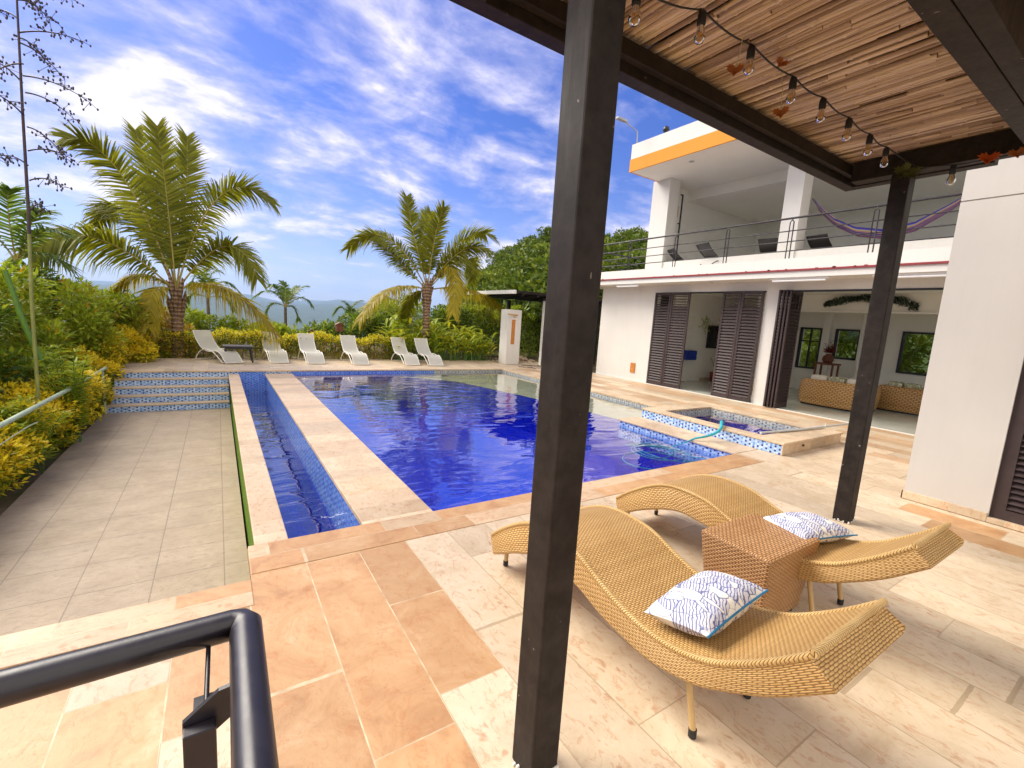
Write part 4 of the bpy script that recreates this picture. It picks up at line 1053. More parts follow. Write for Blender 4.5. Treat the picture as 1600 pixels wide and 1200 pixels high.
for i, (x, y, a, lb) in enumerate(((11.2, 7.3, 60, 'dark balcony lounger nearest the corner column'), (11.1, 6.55, 75, 'dark balcony lounger in the middle of the balcony'), (11.4, 5.75, 100, 'dark balcony lounger beside the middle column'), (11.6, 4.4, 80, 'dark balcony lounger behind the hammock'))):
    o = copy_tree(wl); o.name = 'balcony_lounger'; o.location = (x, y, 3.022); o.rotation_euler = (0, 0, R(a)); o.scale = (1, 1.1, 0.78); o['label'] = lb; o['group'] = 'dark loungers on the upper balcony'
    for ch in o.children:
        ch.data = ch.data.copy(); ch.data.materials.clear(); ch.data.materials.append(MATS['dark_frame' if 'sling' not in ch.name else 'dark_resin'])
tbl = empty('resin_table', (0.42, 13.3, 0), 'small dark resin table between the first two white loungers', 'table')
m = MB(); m.bbox(-0.33, 0.33, -0.26, 0.26, 0.375, 0.41, 0.012); m.box(-0.29, 0.29, -0.22, 0.22, 0.335, 0.374); m.build('tabletop', 'dark_resin', tbl)
for sx in (-1, 1):
    for sy in (-1, 1):
        m = MB(); m.tube([(sx*0.27, sy*0.2, 0.336), (sx*0.30, sy*0.225, 0.002)], [0.026, 0.018], 8); m.build('leg', 'dark_resin', tbl)

# shower pillar and far pergola
pl = empty('shower_pillar', (8.35, 12.9, 0), 'white outdoor shower pillar with an orange inset panel', 'pillar')
m = MB(); m.box(8.08, 8.62, 12.75, 13.2, 0.004, 1.83); T(m.build('pillar', 'white_render', None, 0.008), pl)
m = MB(); m.box(8.24, 8.38, 12.743, 12.7495, 0.68, 1.5); T(m.build('inset_panel', 'wood_orange'), pl)
m = MB(); m.tube([(8.45, 12.74, 1.66), (7.98, 12.62, 1.67)], 0.025, 8); m.box(8.28, 8.40, 12.73, 12.7495, 1.57, 1.60); T(m.build('shower_arm', 'light_wood'), pl)
fp = empty('garden_shelter', (10, 12.9, 0), 'black flat roofed garden shelter with a pale gutter beyond the pool', 'pergola')
for (x, y) in ((9.42, 12.55), (11.9, 12.6), (9.6, 15.2)):
    m = MB(); m.box(x, x+0.12, y, y+0.12, 0.0, 2.25); T(m.build('post', 'black_steel_paint'), fp)
m = MB(); m.box(9.408, 9.4195, 12.55, 12.67, 0.0, 2.25); T(m.build('post_highlight', 'white_frame'), fp)  # white strip painting the sunlit highlight on the black post's left face
m = MB(); m.box(8.05, 13.2, 12.3, 15.6, 2.36, 2.44)
for i in range(8): m.box(8.3+i*0.6, 8.38+i*0.6, 12.32, 15.5, 2.28, 2.358)
m.box(9.3, 13.0, 12.5, 12.6, 2.2, 2.278)
T(m.build('roof', 'black_steel_paint'), fp)
m = MB(); m.box(7.98, 8.049, 12.3, 15.6, 2.33, 2.45); T(m.build('gutter', 'white_frame'), fp)
rg = random.Random(21); m = MB()
bmx = bmesh.new()
for i in range(46):
    a = rg.uniform(0, 6.28); q = abs(rg.gauss(0, 0.5)); s0 = rg.uniform(0.03, 0.10)
    mt = Matrix.Translation((8.95+q*math.cos(a)*0.9, 13.6+q*math.sin(a)*0.7, 0.02+max(0, 0.16-q*0.16))) @ Matrix.Rotation(rg.uniform(0, 6), 4, Vector((rg.random(), rg.random(), 1)).normalized()) @ Matrix.Diagonal((s0*1.4, s0, s0*0.6, 1))
    bmesh.ops.create_icosphere(bmx, subdivisions=1, radius=1.0, matrix=mt)
m.frombm(bmx); tag(m.build('rubble_heap', 'rubble'), 'low heap of pale rubble behind the shower pillar', 'rubble', None, 'stuff')
m = MB()
for i in range(9):
    x, y = rg.uniform(8.2, 9.3), rg.uniform(10.9, 12.3); a = rg.uniform(0, 3); l = rg.uniform(0.2, 0.5)
    m.tube([(x, y, 0.014), (x+l*math.cos(a), y+l*math.sin(a), 0.018)], 0.009, 5)
tag(m.build('twig_litter', 'bark'), 'dry twigs scattered on the deck by the pool corner', 'twigs', None, 'stuff')

# ------------------------------------------------------------------ interior furnishings
sf = empty('wicker_sofa', (11.5, 4.45, 0.012), 'rounded woven sofa seen from behind with pale cushions', 'sofa')
def sofa(root, x0, x1, y0, y1, h, curve, mat, cush):
    m = MB(); n = 18; vs = []; fs = []; uvd = {}
    prof = []
    L_ = y1-y0
    for i in range(n+1):
        t = i/n; y = y0+L_*t; bow = curve*(1-(2*t-1)**2); prof.append((x0-bow, y))
    path = [(x1, y0)]+prof+[(x1, y1)]
    arc = 0; arcs = [0]
    for i in range(1, len(path)): arc += math.hypot(path[i][0]-path[i-1][0], path[i][1]-path[i-1][1]); arcs.append(arc)
    zs = [0.05, h*0.3, h*0.7, h*0.93, h]; ins = [0.02, -0.01, -0.02, 0.0, 0.05]
    cx, cy = (x0+x1)/2, (y0+y1)/2
    for (x, y) in path:
        dv = Vector((cx-x, cy-y)).normalized()
        for z, q in zip(zs, ins): vs.append((x+dv.x*q, y+dv.y*q, z))
    K = len(zs)
    for i in range(len(path)-1):
        for k in range(K-1):
            uvd[len(fs)] = [(arcs[i], zs[k]), (arcs[i+1], zs[k]), (arcs[i+1], zs[k+1]), (arcs[i], zs[k+1])]
            fs.append((i*K+k, (i+1)*K+k, (i+1)*K+k+1, i*K+k+1))
    m.add(vs, fs, 0, uvd, True)
    b = len(path)
    topv = [vs[i*K+K-1] for i in range(b)]
    m.add(topv, [tuple(range(b))], 0, [(p[0], p[1]) for p in topv])
    o = m.build('woven_back', mat); T(o, root)
    m = MB(); m.box(x0+0.05, x1-0.02, y0+0.03, y1-0.03, 0.012, 0.055); T(m.build('plinth', 'dark_frame'), root)
    for j in range(cush):
        ya = y0+0.1+(L_-0.2)*j/cush; yb = y0+0.1+(L_-0.2)*(j+1)/cush-0.02
        m = MB(); m.bbox(x0+0.12, x0+0.32, ya, yb, h-0.15, h+0.10, 0.06); T(m.build('cushion', 'leaf_print_fabric' if (j % 2 or cush < 3) else 'cushion_white'), root)
sofa(sf, 11.35, 12.1, 3.75, 5.02, 0.60, 0.12, 'wicker_sofa', 3)
sf2 = empty('wicker_armchair', (12.9, 3.5, 0.012), 'woven armchair with leaf print cushions behind the right pergola post', 'armchair')
sofa(sf2, 12.55, 13.2, 3.15, 3.95, 0.58, 0.02, 'wicker_sofa', 2)
# garland
rg = random.Random(31); m = MB()
for i in range(3600):
    t = rg.random(); y = 5.25-1.80*t; z = 2.34+0.16*math.sin(t*math.pi)**0.8-0.04*(t > 0.9); q = 0.085*(0.7+0.5*abs(math.sin(t*9)))
    a = rg.uniform(0, 6.28); rr_ = q*math.sqrt(rg.random()); c = Vector((12.44-abs(rr_*math.cos(a))*0.6, y, z+rr_*math.sin(a)))
    dv = Vector((rg.uniform(-1, 0.1), rg.uniform(-1, 1), rg.uniform(-1, 1))).normalized()*rg.uniform(0.03, 0.06); sd_ = dv.cross(Vector((0.3, 0.5, 1))).normalized()*0.008
    m.add([c-sd_, c+sd_, c+dv], [(0, 1, 2)])
tag(m.build('garland', 'garland_leaf'), 'dark evergreen garland curved along the white beam indoors', 'garland')
m = MB(); m.bbox(12.55, 13.25, 8.33, 8.385, 1.02, 1.72, 0.01); tv = tag(m.build('television', 'dark_frame'), 'black wall television seen between the shutters', 'television')
m = MB(); m.quad((12.57, 8.3285, 1.04), (13.23, 8.3285, 1.04), (13.23, 8.3285, 1.70), (12.57, 8.3285, 1.70)); m.build('screen', 'screen_black', tv)
m = MB(); m.bbox(11.42, 11.9, 8.2, 8.398, 0.66, 0.94, 0.02); m.bbox(11.46, 11.86, 8.17, 8.199, 0.70, 0.78, 0.01); m.bbox(11.46, 11.86, 8.17, 8.199, 0.81, 0.90, 0.01)
tag(m.build('towel_stack', 'blue_plastic'), 'bright blue folded towels on the wall beside the left shutter', 'towels')
pp = empty('potted_plant', (12.75, 8.1, 0.012), 'thin stemmed plant in a dark red pot indoors', 'plant')
m = MB(); m.lathe((0, 0, 0), [(0, 0.002), (0.11, 0.0), (0.15, 0.28), (0.13, 0.29), (0.12, 0.24), (0, 0.24)], 14); m.build('pot', 'red_pot', pp)
m = MB()
for k in range(9): a = k*0.7; m.tube(bez((0, 0, 0.24), (0.06*math.cos(a), 0.06*math.sin(a), 0.5), (0.22*math.cos(a), 0.22*math.sin(a), 0.65+0.03*k), 6), 0.004, 5)
m.build('stem', 'stalk_green', pp)
def leaf_quads(m, c, dirv, up, L_, W_, mi=0, droop=0.2):
    d0 = dirv.normalized(); s0 = d0.cross(up)
    s0 = s0.normalized() if s0.length > 1e-4 else Vector((1, 0, 0)); u0 = s0.cross(d0)
    a = c; b = c+d0*L_*0.45; e = c+d0*L_-u0*L_*droop
    m.add([a, b+s0*W_/2-u0*L_*droop*0.15, e, b-s0*W_/2-u0*L_*droop*0.15], [(0, 1, 2, 3)], mi)
hp = empty('hanging_plant', (12.25, 8.3, 1.75), 'small green plant trailing on the white wall above the television', 'plant')
m = MB(); rg = random.Random(6)
for k in range(90):
    a = rg.uniform(0, 6.28); c = Vector((rg.gauss(0, 0.10), -abs(rg.gauss(0, 0.05)), 0.06+rg.gauss(0, 0.08)-0.2*(k % 4 == 0)))
    leaf_quads(m, c, Vector((math.cos(a), -0.3, math.sin(a)-0.2)), Vector((0, 0, 1)), 0.08, 0.035)
m.build('foliage', 'leaf_fresh', hp); m = MB(); m.lathe((0, -0.03, -0.02), [(0, 0), (0.05, 0), (0.06, 0.07), (0, 0.07)], 10); m.build('pot', 'cushion_white', hp)
fl = empty('flower_vase', (13.6, 5.45, 0.9), 'vase of dark red flowers on a stand before the middle window', 'vase')
m = MB(); m.lathe((0, 0, 0), [(0, 0), (0.09, 0), (0.14, 0.08), (0.12, 0.17), (0.06, 0.22), (0.07, 0.24)], 14); m.build('vase', 'wood_brown', fl)
m = MB()
for k in range(120):
    a = rg.uniform(0, 6.28); leaf_quads(m, Vector((rg.gauss(0, 0.05), rg.gauss(0, 0.05), 0.25+abs(rg.gauss(0, 0.1)))), Vector((math.cos(a), math.sin(a), 0.7)), Vector((0, 0, 1)), 0.14, 0.03)
m.build('flowers', 'red_leaf', fl)
m = MB(); m.box(-0.2, 0.2, -0.25, 0.25, -0.05, -0.001)
for sx in (-1, 1):
    for sy in (-1, 1): m.box(sx*0.17-0.02, sx*0.17+0.02, sy*0.2-0.02, sy*0.2+0.02, -0.888, -0.051)
o = m.build('console_table', 'wood_brown'); o.location = fl.location; tag(o, 'brown console table under the red flower vase', 'table')
m = MB(); m.box(14.47, 14.499, 5.86, 5.98, 1.38, 1.66); m.box(14.466, 14.4695, 5.88, 5.96, 1.46, 1.60); tag(m.build('wall_plaque', 'red_pot'), 'small dark wall plaque between the indoor windows', 'plaque')
# hammock
hm = empty('hammock', (10.6, 3.8, 3.4), 'striped blue and cream hammock slung across the upper balcony', 'hammock')
ctr = [(10.55, 5.0, 4.42), (10.6, 4.82, 4.12), (10.6, 4.50, 3.80), (10.6, 4.1, 3.56), (10.6, 3.65, 3.46), (10.6, 3.2, 3.55), (10.6, 2.75, 3.85), (10.6, 2.45, 4.12)]
m = MB(); n = 40; C = []
for i in range(n):
    t = i/(n-1)*(len(ctr)-1); k = min(int(t), len(ctr)-2); f = t-k; C.append(Vector(ctr[k]).lerp(Vector(ctr[k+1]), f))
vs = []; fs = []; uvd = {}
for i, p in enumerate(C):
    t = i/(n-1); wd = 0.025+0.15*math.sin(math.pi*t)**0.8
    for k in range(13):
        u = -1+k/6; vs.append((p.x+u*wd*0.8, p.y, p.z+abs(u)**2*wd*0.9+0.012*math.cos(u*14)))
for i in range(n-1):
    for k in range(12):
        uvd[len(fs)] = [(i/n, k/12), (i/n, (k+1)/12), ((i+1)/n, (k+1)/12), ((i+1)/n, k/12)]; fs.append((i*13+k, i*13+k+1, (i+1)*13+k+1, (i+1)*13+k))
m.add(vs, fs, 0, uvd, True); T(m.build('cloth', 'hammock_cloth'), hm)
m = MB(); m.tube([(10.25, 5.13, 4.62), (10.4, 5.08, 4.55), (10.55, 5.0, 4.43)], 0.008, 6); m.tube([(10.6, 2.45, 4.12), (10.4, 1.97, 4.5)], 0.008, 6)
for k in range(3): m.tube([(10.38, 5.09, 4.56), (10.36, 5.06+0.05*k, 4.62+0.03*k)], 0.005, 5)
T(m.build('rope', 'rope'), hm)

# ------------------------------------------------------------------ vegetation
def leaf_cloud(m, rg, center, rad, n, L_, W_, mi_fn, shell=0.55, updir=0.4):
    cx, cy, cz = center; rx, ry, rz = rad
    for _ in range(n):
        v = Vector((rg.gauss(0, 1), rg.gauss(0, 1), rg.gauss(0, 1))).normalized()
        q = shell+(1-shell)*rg.random() if rg.random() < 0.8 else rg.random()
        p = Vector((cx+v.x*rx*q, cy+v.y*ry*q, cz+v.z*rz*q))
        dv = (v*0.8+Vector((rg.gauss(0, 0.6), rg.gauss(0, 0.6), rg.gauss(updir, 0.5))))
        up = Vector((rg.gauss(0, 0.5), rg.gauss(0, 0.5), 1))
        leaf_quads(m, p, dv, up, L_*rg.uniform(0.6, 1.3), W_*rg.uniform(0.7, 1.2), mi_fn(p, v, q), 0.15)

def shrub(name, loc, lobes, n, L_, W_, mats, label, cat, group=None, tipf=None, stems=5, seed=1, updir=0.4):
    rg = random.Random(seed); root = empty(name, loc, label, cat, group)
    m = MB(); tot = sum(l[3]*l[4]*l[5] for l in lobes)
    for (x, y, z, rx, ry, rz) in lobes:
        leaf_cloud(m, rg, (x, y, z), (rx, ry, rz), int(n*rx*ry*rz/tot)+20, L_, W_, tipf or (lambda p, v, q: 0), 0.55, updir)
    m.build('foliage', mats, root)
    m = MB()
    for k in range(stems):
        l = lobes[k % len(lobes)]; a = rg.uniform(0, 6.28)
        m.tube(bez((rg.uniform(-0.1, 0.1), rg.uniform(-0.1, 0.1), 0), (l[0]*0.5+0.06*math.cos(a), l[1]*0.5+0.06*math.sin(a), l[2]*0.5), (l[0], l[1], l[2]), 6), [0.022, 0.02, 0.016, 0.012, 0.009, 0.006], 6)
    m.build('stem', 'bark', root)
    return root
rgv = random.Random(77)
def lobes_random(rg, n, sx, sy, sz, z0, r):
    return [(rg.uniform(-sx, sx), rg.uniform(-sy, sy), z0+rg.uniform(0, sz), r*rg.uniform(0.7, 1.25), r*rg.uniform(0.7, 1.25), r*rg.uniform(0.65, 1.1)) for _ in range(n)]
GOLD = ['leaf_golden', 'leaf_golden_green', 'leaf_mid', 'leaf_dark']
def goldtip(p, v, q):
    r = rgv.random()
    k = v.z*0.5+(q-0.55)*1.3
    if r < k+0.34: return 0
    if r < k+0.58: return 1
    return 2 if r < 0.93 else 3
# golden shrubs along the terrace edge
gl = [(-2.05, 4.9, 0.9, 'golden shrub at the near end of the grey terrace'), (-2.15, 5.9, 1.0, 'golden shrub under the pale green tube rail'), (-2.1, 6.9, 1.0, 'golden yellow shrub halfway along the terrace edge'),
      (-2.1, 7.9, 0.95, 'golden shrub with green centre before the tall garden growth'), (-2.05, 8.9, 0.9, 'golden green shrub third from the mosaic steps'), (-2.0, 9.8, 0.9, 'golden green shrub next but one to the mosaic steps'), (-2.02, 10.6, 0.9, 'golden shrub touching the lowest mosaic step')]
for i, (x, y, s_, lb) in enumerate(gl):
    rg = random.Random(100+i); lb_ = [(rg.uniform(-0.35, 0.16), rg.uniform(-0.55, 0.55), 0.16+rg.uniform(0, 0.68)*s_, 0.27*rg.uniform(0.7, 1.2), 0.29*rg.uniform(0.7, 1.2), 0.21*rg.uniform(0.7, 1.2)) for _ in range(15)]
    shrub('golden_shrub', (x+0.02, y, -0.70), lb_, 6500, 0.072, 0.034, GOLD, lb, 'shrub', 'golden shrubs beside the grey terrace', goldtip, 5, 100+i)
for i, (x, y, z0, lb) in enumerate(((-1.95, 11.75, -0.4, 'golden shrub beside the top mosaic step'), (-1.85, 12.7, -0.15, 'golden shrub at the left corner of the upper deck'), (-1.5, 13.6, -0.1, 'golden shrub under the big palm at the deck corner'))):
    rg = random.Random(140+i); lb_ = [(rg.uniform(-0.3, 0.15), rg.uniform(-0.5, 0.5), 0.25+rg.uniform(0, 0.55), 0.25*rg.uniform(0.7, 1.2), 0.27*rg.uniform(0.7, 1.2), 0.2*rg.uniform(0.7, 1.2)) for _ in range(11)]
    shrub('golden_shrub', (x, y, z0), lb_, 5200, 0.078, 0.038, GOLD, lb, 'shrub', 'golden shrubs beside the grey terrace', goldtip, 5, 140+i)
# feathery bright plants rising between the golden ones
def feathery(loc, h, n, seed, label):
    rg = random.Random(seed); root = empty('feathery_plant', loc, label, 'plant', 'feathery green plants in the left bank')
    m = MB(); s2 = MB()
    for k in range(n):
        a = rg.uniform(0, 6.28); rr_ = rg.uniform(0.08, 0.38); top = Vector((rr_*math.cos(a), rr_*math.sin(a), h*rg.uniform(0.6, 1.0)))
        pts = bez((0.1*math.cos(a), 0.1*math.sin(a), 0), (rr_*0.5*math.cos(a), rr_*0.5*math.sin(a), top.z*0.55), top, 14); s2.tube(pts, 0.006, 5)
        for i, p in enumerate(pts[3:]):
            for j in range(7):
                b = rg.uniform(0, 6.28); leaf_quads(m, p, Vector((math.cos(b), math.sin(b), rg.uniform(0.1, 0.9))), Vector((0, 0, 1)), rg.uniform(0.10, 0.19), 0.022, 0, 0.22)
    m.build('foliage', 'leaf_fresh', root); s2.build('stem', 'stalk_green', root)
feathery((-1.80, 8.7, -0.7), 1.45, 26, 3, 'tall feathery lime plant standing highest among the golden shrubs')
feathery((-1.88, 7.3, -0.7), 0.95, 18, 4, 'feathery lime plant behind the pale green tube rail')
feathery((-2.2, 6.2, -0.7), 0.95, 12, 5, 'feathery lime plant at the left picture edge')
feathery((-2.0, 10.3, -0.7), 0.85, 12, 6, 'short feathery lime plant close to the mosaic steps')
# taller green mass behind
tg = [(-3.1, 7.3, 2.25, 'leaf_mid', 'broad green bush at the left edge behind the tube rail'), (-3.1, 9.0, 2.55, 'leaf_dark', 'tall dark green bush behind the leaning green stalk'), (-2.75, 10.6, 2.45, 'leaf_mid', 'tall green bush left of the mosaic steps'),
      (-3.6, 11.8, 2.75, 'leaf_dark', 'dark green bush farthest left behind the flower stalk'), (-2.6, 12.6, 2.3, 'leaf_fresh', 'bright green bush between steps and big palm'), (-2.0, 14.2, 2.25, 'leaf_mid', 'green bush just left of the big palm trunk'), (-3.2, 14.6, 2.5, 'leaf_dark', 'dark bush under the long left palm frond'), (-1.3, 15.4, 1.9, 'leaf_bronze', 'low dark bush behind the big palm trunk')]
for i, (x, y, h, mt, lb) in enumerate(tg):
    rg = random.Random(200+i); lb_ = [(rg.uniform(-0.65, 0.6), rg.uniform(-0.7, 0.7), h*rg.uniform(0.22, 0.92), 0.40*rg.uniform(0.6, 1.2), 0.42*rg.uniform(0.6, 1.2), 0.30*rg.uniform(0.6, 1.2)) for _ in range(16)]
    shrub('garden_bush', (x, y, -0.7), lb_, 7000, 0.13, 0.05, [mt, 'leaf_bronze', 'leaf_fresh'], lb, 'bush', 'tall bushes in the left bank', lambda p, v, q: 1 if rgv.random() < 0.07 else (2 if rgv.random() < 0.12+0.2*max(0, v.z) else 0), 8, 200+i)
# leaning green stalk and flower stem
m = MB(); m.tube([(-2.16, 8.1, 1.70), (-2.11, 8.1, 1.45), (-2.065, 8.1, 1.18), (-1.99, 8.1, 0.87), (-1.91, 8.1, 0.6)], [0.022, 0.026, 0.030, 0.032, 0.03], 10)
tag(m.build('green_stalk', 'stalk_green'), 'thick smooth green stalk leaning out of the left bushes', 'stalk')
ag = empty('agave_flower_stalk', (-1.95, 8.0, -0.7), 'tall slender flower stalk with seed pods against the sky', 'plant')
m = MB(); sp_ = [(-1.95, 8, -0.7), (-1.93, 8, 1.27), (-1.90, 8, 2.15), (-1.89, 8, 2.42), (-1.87, 8, 3.51), (-1.84, 8, 4.75), (-1.82, 8, 5.2)]; sr_ = [0.021, 0.019, 0.018, 0.017, 0.014, 0.010, 0.007]
m.tube(sp_[:3], sr_[:3], 10, mi=1); m.tube(sp_[2:], sr_[2:], 10)
T(m.build('stalk', ['stalk_dark', 'stalk_pale']), ag)
ags = [([-1.84, 8.0, 4.41], [-1.31, 8.3, 4.61]), ([-1.84, 8.0, 3.95], [-1.22, 7.7, 3.74]), ([-1.83, 8.0, 3.77], [-1.5, 8.4, 3.7]), ([-1.84, 8.0, 3.39], [-1.5, 7.8, 3.09]), ([-1.85, 8.0, 3.12], [-1.51, 8.3, 3.17]), ([-1.86, 8.0, 2.78], [-1.59, 8.1, 2.78]), ([-1.78, 8.0, 4.77], [-1.57, 7.7, 4.54]), ([-1.85, 8.0, 3.87], [-2.22, 8.2, 4.1]), ([-1.86, 8.0, 3.51], [-2.08, 7.6, 3.58]), ([-1.85, 8.0, 4.35], [-1.75, 8.5, 4.34]), ([-1.84, 8.0, 4.55], [-2.16, 8.3, 4.63]), ([-1.88, 8.0, 2.42], [-1.79, 8.2, 2.51]), ([-1.83, 8.0, 4.08], [-2.13, 7.8, 3.7]),
       ([-1.84, 8.0, 4.85], [-1.35, 8.1, 4.98]), ([-1.86, 8.0, 2.95], [-2.15, 8.1, 3.0]), ([-1.84, 8, 4.3], [-1.5, 8.1, 4.05]), ([-1.84, 8, 4.75], [-1.62, 8.2, 4.72])]
rg = random.Random(9)
for a, b in ags:
    a = Vector(a); b = Vector(b); mid = a.lerp(b, 0.5)+Vector((0, 0, 0.06)); br = bez(a, mid, b, 14)
    m = MB(); m.tube(br, [0.010-0.0005*i for i in range(14)], 5); bo_ = T(m.build('branch', 'stalk_dark'), ag)
    m = MB(); bx = bmesh.new()
    for k in range(26):
        p = br[min(13, 4+int(rg.random()**0.7*10))]; dv = Vector((rg.gauss(0, 0.05), rg.gauss(0, 0.05), rg.gauss(-0.005, 0.045)))
        m.tube([p, p+dv], 0.0028, 4); mt = Matrix.Translation(p+dv) @ Matrix.Diagonal((0.011, 0.011, 0.017, 1)); bmesh.ops.create_icosphere(bx, subdivisions=1, radius=1.0, matrix=mt)
    m.frombm(bx); m.build('seed_pods', 'stalk_dark', bo_)
m = MB(); m.tube([(-1.86, 4.6, 0.15), (-1.81, 6.3, 0.15), (-1.75, 8.5, 0.15), (-1.735, 10.85, 0.15)], 0.026, 10); m.tube([(-1.738, 10.6, 0.13), (-1.738, 10.6, -0.7)], 0.018, 8)
tag(m.build('tube_rail', 'pale_green_tube'), 'pale green tube rail running through the golden shrubs', 'rail')
m = MB(); m.tube(bez((-1.9, 5.2, -0.15), (-1.74, 6.2, 0.03), (-1.72, 7.0, 0.02), 8), 0.006, 5); tag(m.build('loose_hose', 'pale_green_tube'), 'thin loose green hose sagging below the tube rail', 'hose')

# hedge behind the loungers
def hedge(name, x0, x1, y0, y1, z0, h, n, mats, label, tipf, seed, L_=0.07, W_=0.035):
    rg = random.Random(seed); root = empty(name, ((x0+x1)/2, (y0+y1)/2, z0), label, 'hedge')
    m = MB()
    for _ in range(n):
        x = rg.uniform(x0, x1); t = rg.random(); hh = h*(1+0.10*math.sin(x*3.1)+0.08*math.sin(x*7.7+1))
        f = rg.random()
        if f < 0.45: p = Vector((x, y0+rg.uniform(0, 0.10), z0+hh*t)); v = Vector((0, -1, 0.15))
        elif f < 0.85: p = Vector((x, rg.uniform(y0, y1), z0+hh-rg.uniform(0, 0.10))); v = Vector((0, 0, 1))
        else: p = Vector((x, rg.uniform(y0, y1), z0+hh*t)); v = Vector((0, -0.5, 0.5))
        p += Vector((rg.gauss(0, 0.03), rg.gauss(0, 0.04), rg.gauss(0, 0.03)))
        dv = v+Vector((rg.gauss(0, 0.6), rg.gauss(0, 0.6), rg.gauss(0.2, 0.5)))
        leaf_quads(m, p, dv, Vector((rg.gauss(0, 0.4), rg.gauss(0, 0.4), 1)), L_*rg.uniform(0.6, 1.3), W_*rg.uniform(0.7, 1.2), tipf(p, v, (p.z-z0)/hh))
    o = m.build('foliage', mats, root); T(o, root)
    m = MB(); x = x0+0.15
    while x < x1:
        m.tube([(x, (y0+y1)/2, z0), (x+0.03, (y0+y1)/2, z0+h*0.8)], 0.012, 5); x += 0.3
    T(m.build('stem', 'bark'), root)
    return root
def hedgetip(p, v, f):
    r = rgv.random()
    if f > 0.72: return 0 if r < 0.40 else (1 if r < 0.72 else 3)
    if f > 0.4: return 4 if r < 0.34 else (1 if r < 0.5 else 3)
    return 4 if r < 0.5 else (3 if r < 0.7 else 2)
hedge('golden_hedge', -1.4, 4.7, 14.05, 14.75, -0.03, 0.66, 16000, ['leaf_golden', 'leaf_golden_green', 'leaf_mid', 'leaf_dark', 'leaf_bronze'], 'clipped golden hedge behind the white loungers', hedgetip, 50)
hedge('green_hedge', 8.4, 14.5, 15.8, 16.8, -0.03, 1.75, 15000, ['leaf_mid', 'leaf_fresh', 'leaf_dark'], 'tall green hedge behind the shower pillar and shelter', lambda p, v, f: 1 if rgv.random() < 0.15+0.35*(f > 0.8) else (0 if rgv.random() < 0.55 else 2), 51, 0.12, 0.06)

# long-leaved plants in the bed
def blade_plant(mats, h, n, seed, wide, spread):
    rg = random.Random(seed); m = MB(); s2 = MB()
    for k in range(n):
        a = rg.uniform(0, 6.28); bx, by = rg.uniform(-spread, spread), rg.uniform(-spread, spread)*0.6
        hh = h*rg.uniform(0.6, 1.05); L_ = rg.uniform(0.4, 0.65)*h*0.8; s2.tube([(bx, by, 0), (bx+0.05*math.cos(a), by+0.05*math.sin(a), hh*0.55)], 0.008, 5)
        for q in range(4):
            b = a+q*1.6+rg.uniform(-0.4, 0.4); base = Vector((bx+0.04*math.cos(a), by+0.04*math.sin(a), hh*(0.22+0.13*q)))
            dv = Vector((math.cos(b)*0.7, math.sin(b)*0.7, rg.uniform(0.6, 1.5))).normalized(); sdv = dv.cross(Vector((0, 0, 1))).normalized(); up = sdv.cross(dv)
            w_ = wide*rg.uniform(0.7, 1.2); vs = []; N = 6; mi = 0 if rg.random() < 0.72 else (1 if rg.random() < 0.75 else 2)
            for i in range(N+1):
                t = i/N; c = base+dv*L_*t-Vector((0, 0, 1))*L_*0.55*t*t+Vector((math.cos(b), math.sin(b), 0))*L_*0.25*t*t; ww = w_*math.sin(math.pi*min(1, 0.12+0.88*t))**0.7 if t < 1 else 0.001
                vs += [c-sdv*ww/2+up*ww*0.18, c, c+sdv*ww/2+up*ww*0.18]
            fs = []
            for i in range(N): o_ = i*3; fs += [(o_, o_+1, o_+4, o_+3), (o_+1, o_+2, o_+5, o_+4)]
            m.add(vs, fs, mi, smooth=True)
    return m, s2
protos = []
for k, (h, n, wd) in enumerate(((1.15, 22, 0.06), (1.3, 20, 0.07), (1.0, 24, 0.05))):
    a, b = blade_plant(None, h, n, 300+k, wd, 0.34)
    root = empty('blade_leaf_plant', (0, 0, 0), 'x', 'plant', 'long leaved plants in the bed behind the loungers')
    a.build('foliage', ['leaf_fresh', 'leaf_golden_green', 'leaf_golden'], root); b.build('stem', 'stalk_green', root); protos.append(root)
bl = [(4.85, 14.15, 0, 1.0, 'long leaved plant at the end of the golden hedge'), (5.45, 14.1, 2, 1.0, 'long leaved plant behind the nearest white lounger pair'), (6.1, 14.0, 1, 0.9, 'long leaved plant in front of the second palm trunk'), (6.7, 14.0, 0, 1.0, 'long leaved plant right of the second palm trunk'),
      (7.3, 14.0, 2, 1.05, 'long leaved plant midway between palm and shower pillar'), (7.85, 14.0, 1, 0.85, 'long leaved plant touching the shower pillar'), (5.1, 14.9, 1, 1.25, 'taller long leaved plant behind the hedge end'), (5.8, 15.1, 0, 1.35, 'taller long leaved plant behind the second palm'), (6.6, 15.0, 1, 1.2, 'taller long leaved plant in the second row right of the palm'), (7.4, 15.0, 0, 1.2, 'taller long leaved plant in the second row by the pillar'), (8.0, 15.0, 2, 1.3, 'taller long leaved plant behind the pillar')]
used = set()
for x, y, k, s_, lb in bl:
    s_ *= 1.22
    o = protos[k] if k not in used else copy_tree(protos[k]); used.add(k)
    o.location = (x, y, -0.04); o.scale = (s_,)*3; o.rotation_euler = (0, 0, random.uniform(0, 6)); o['label'] = lb

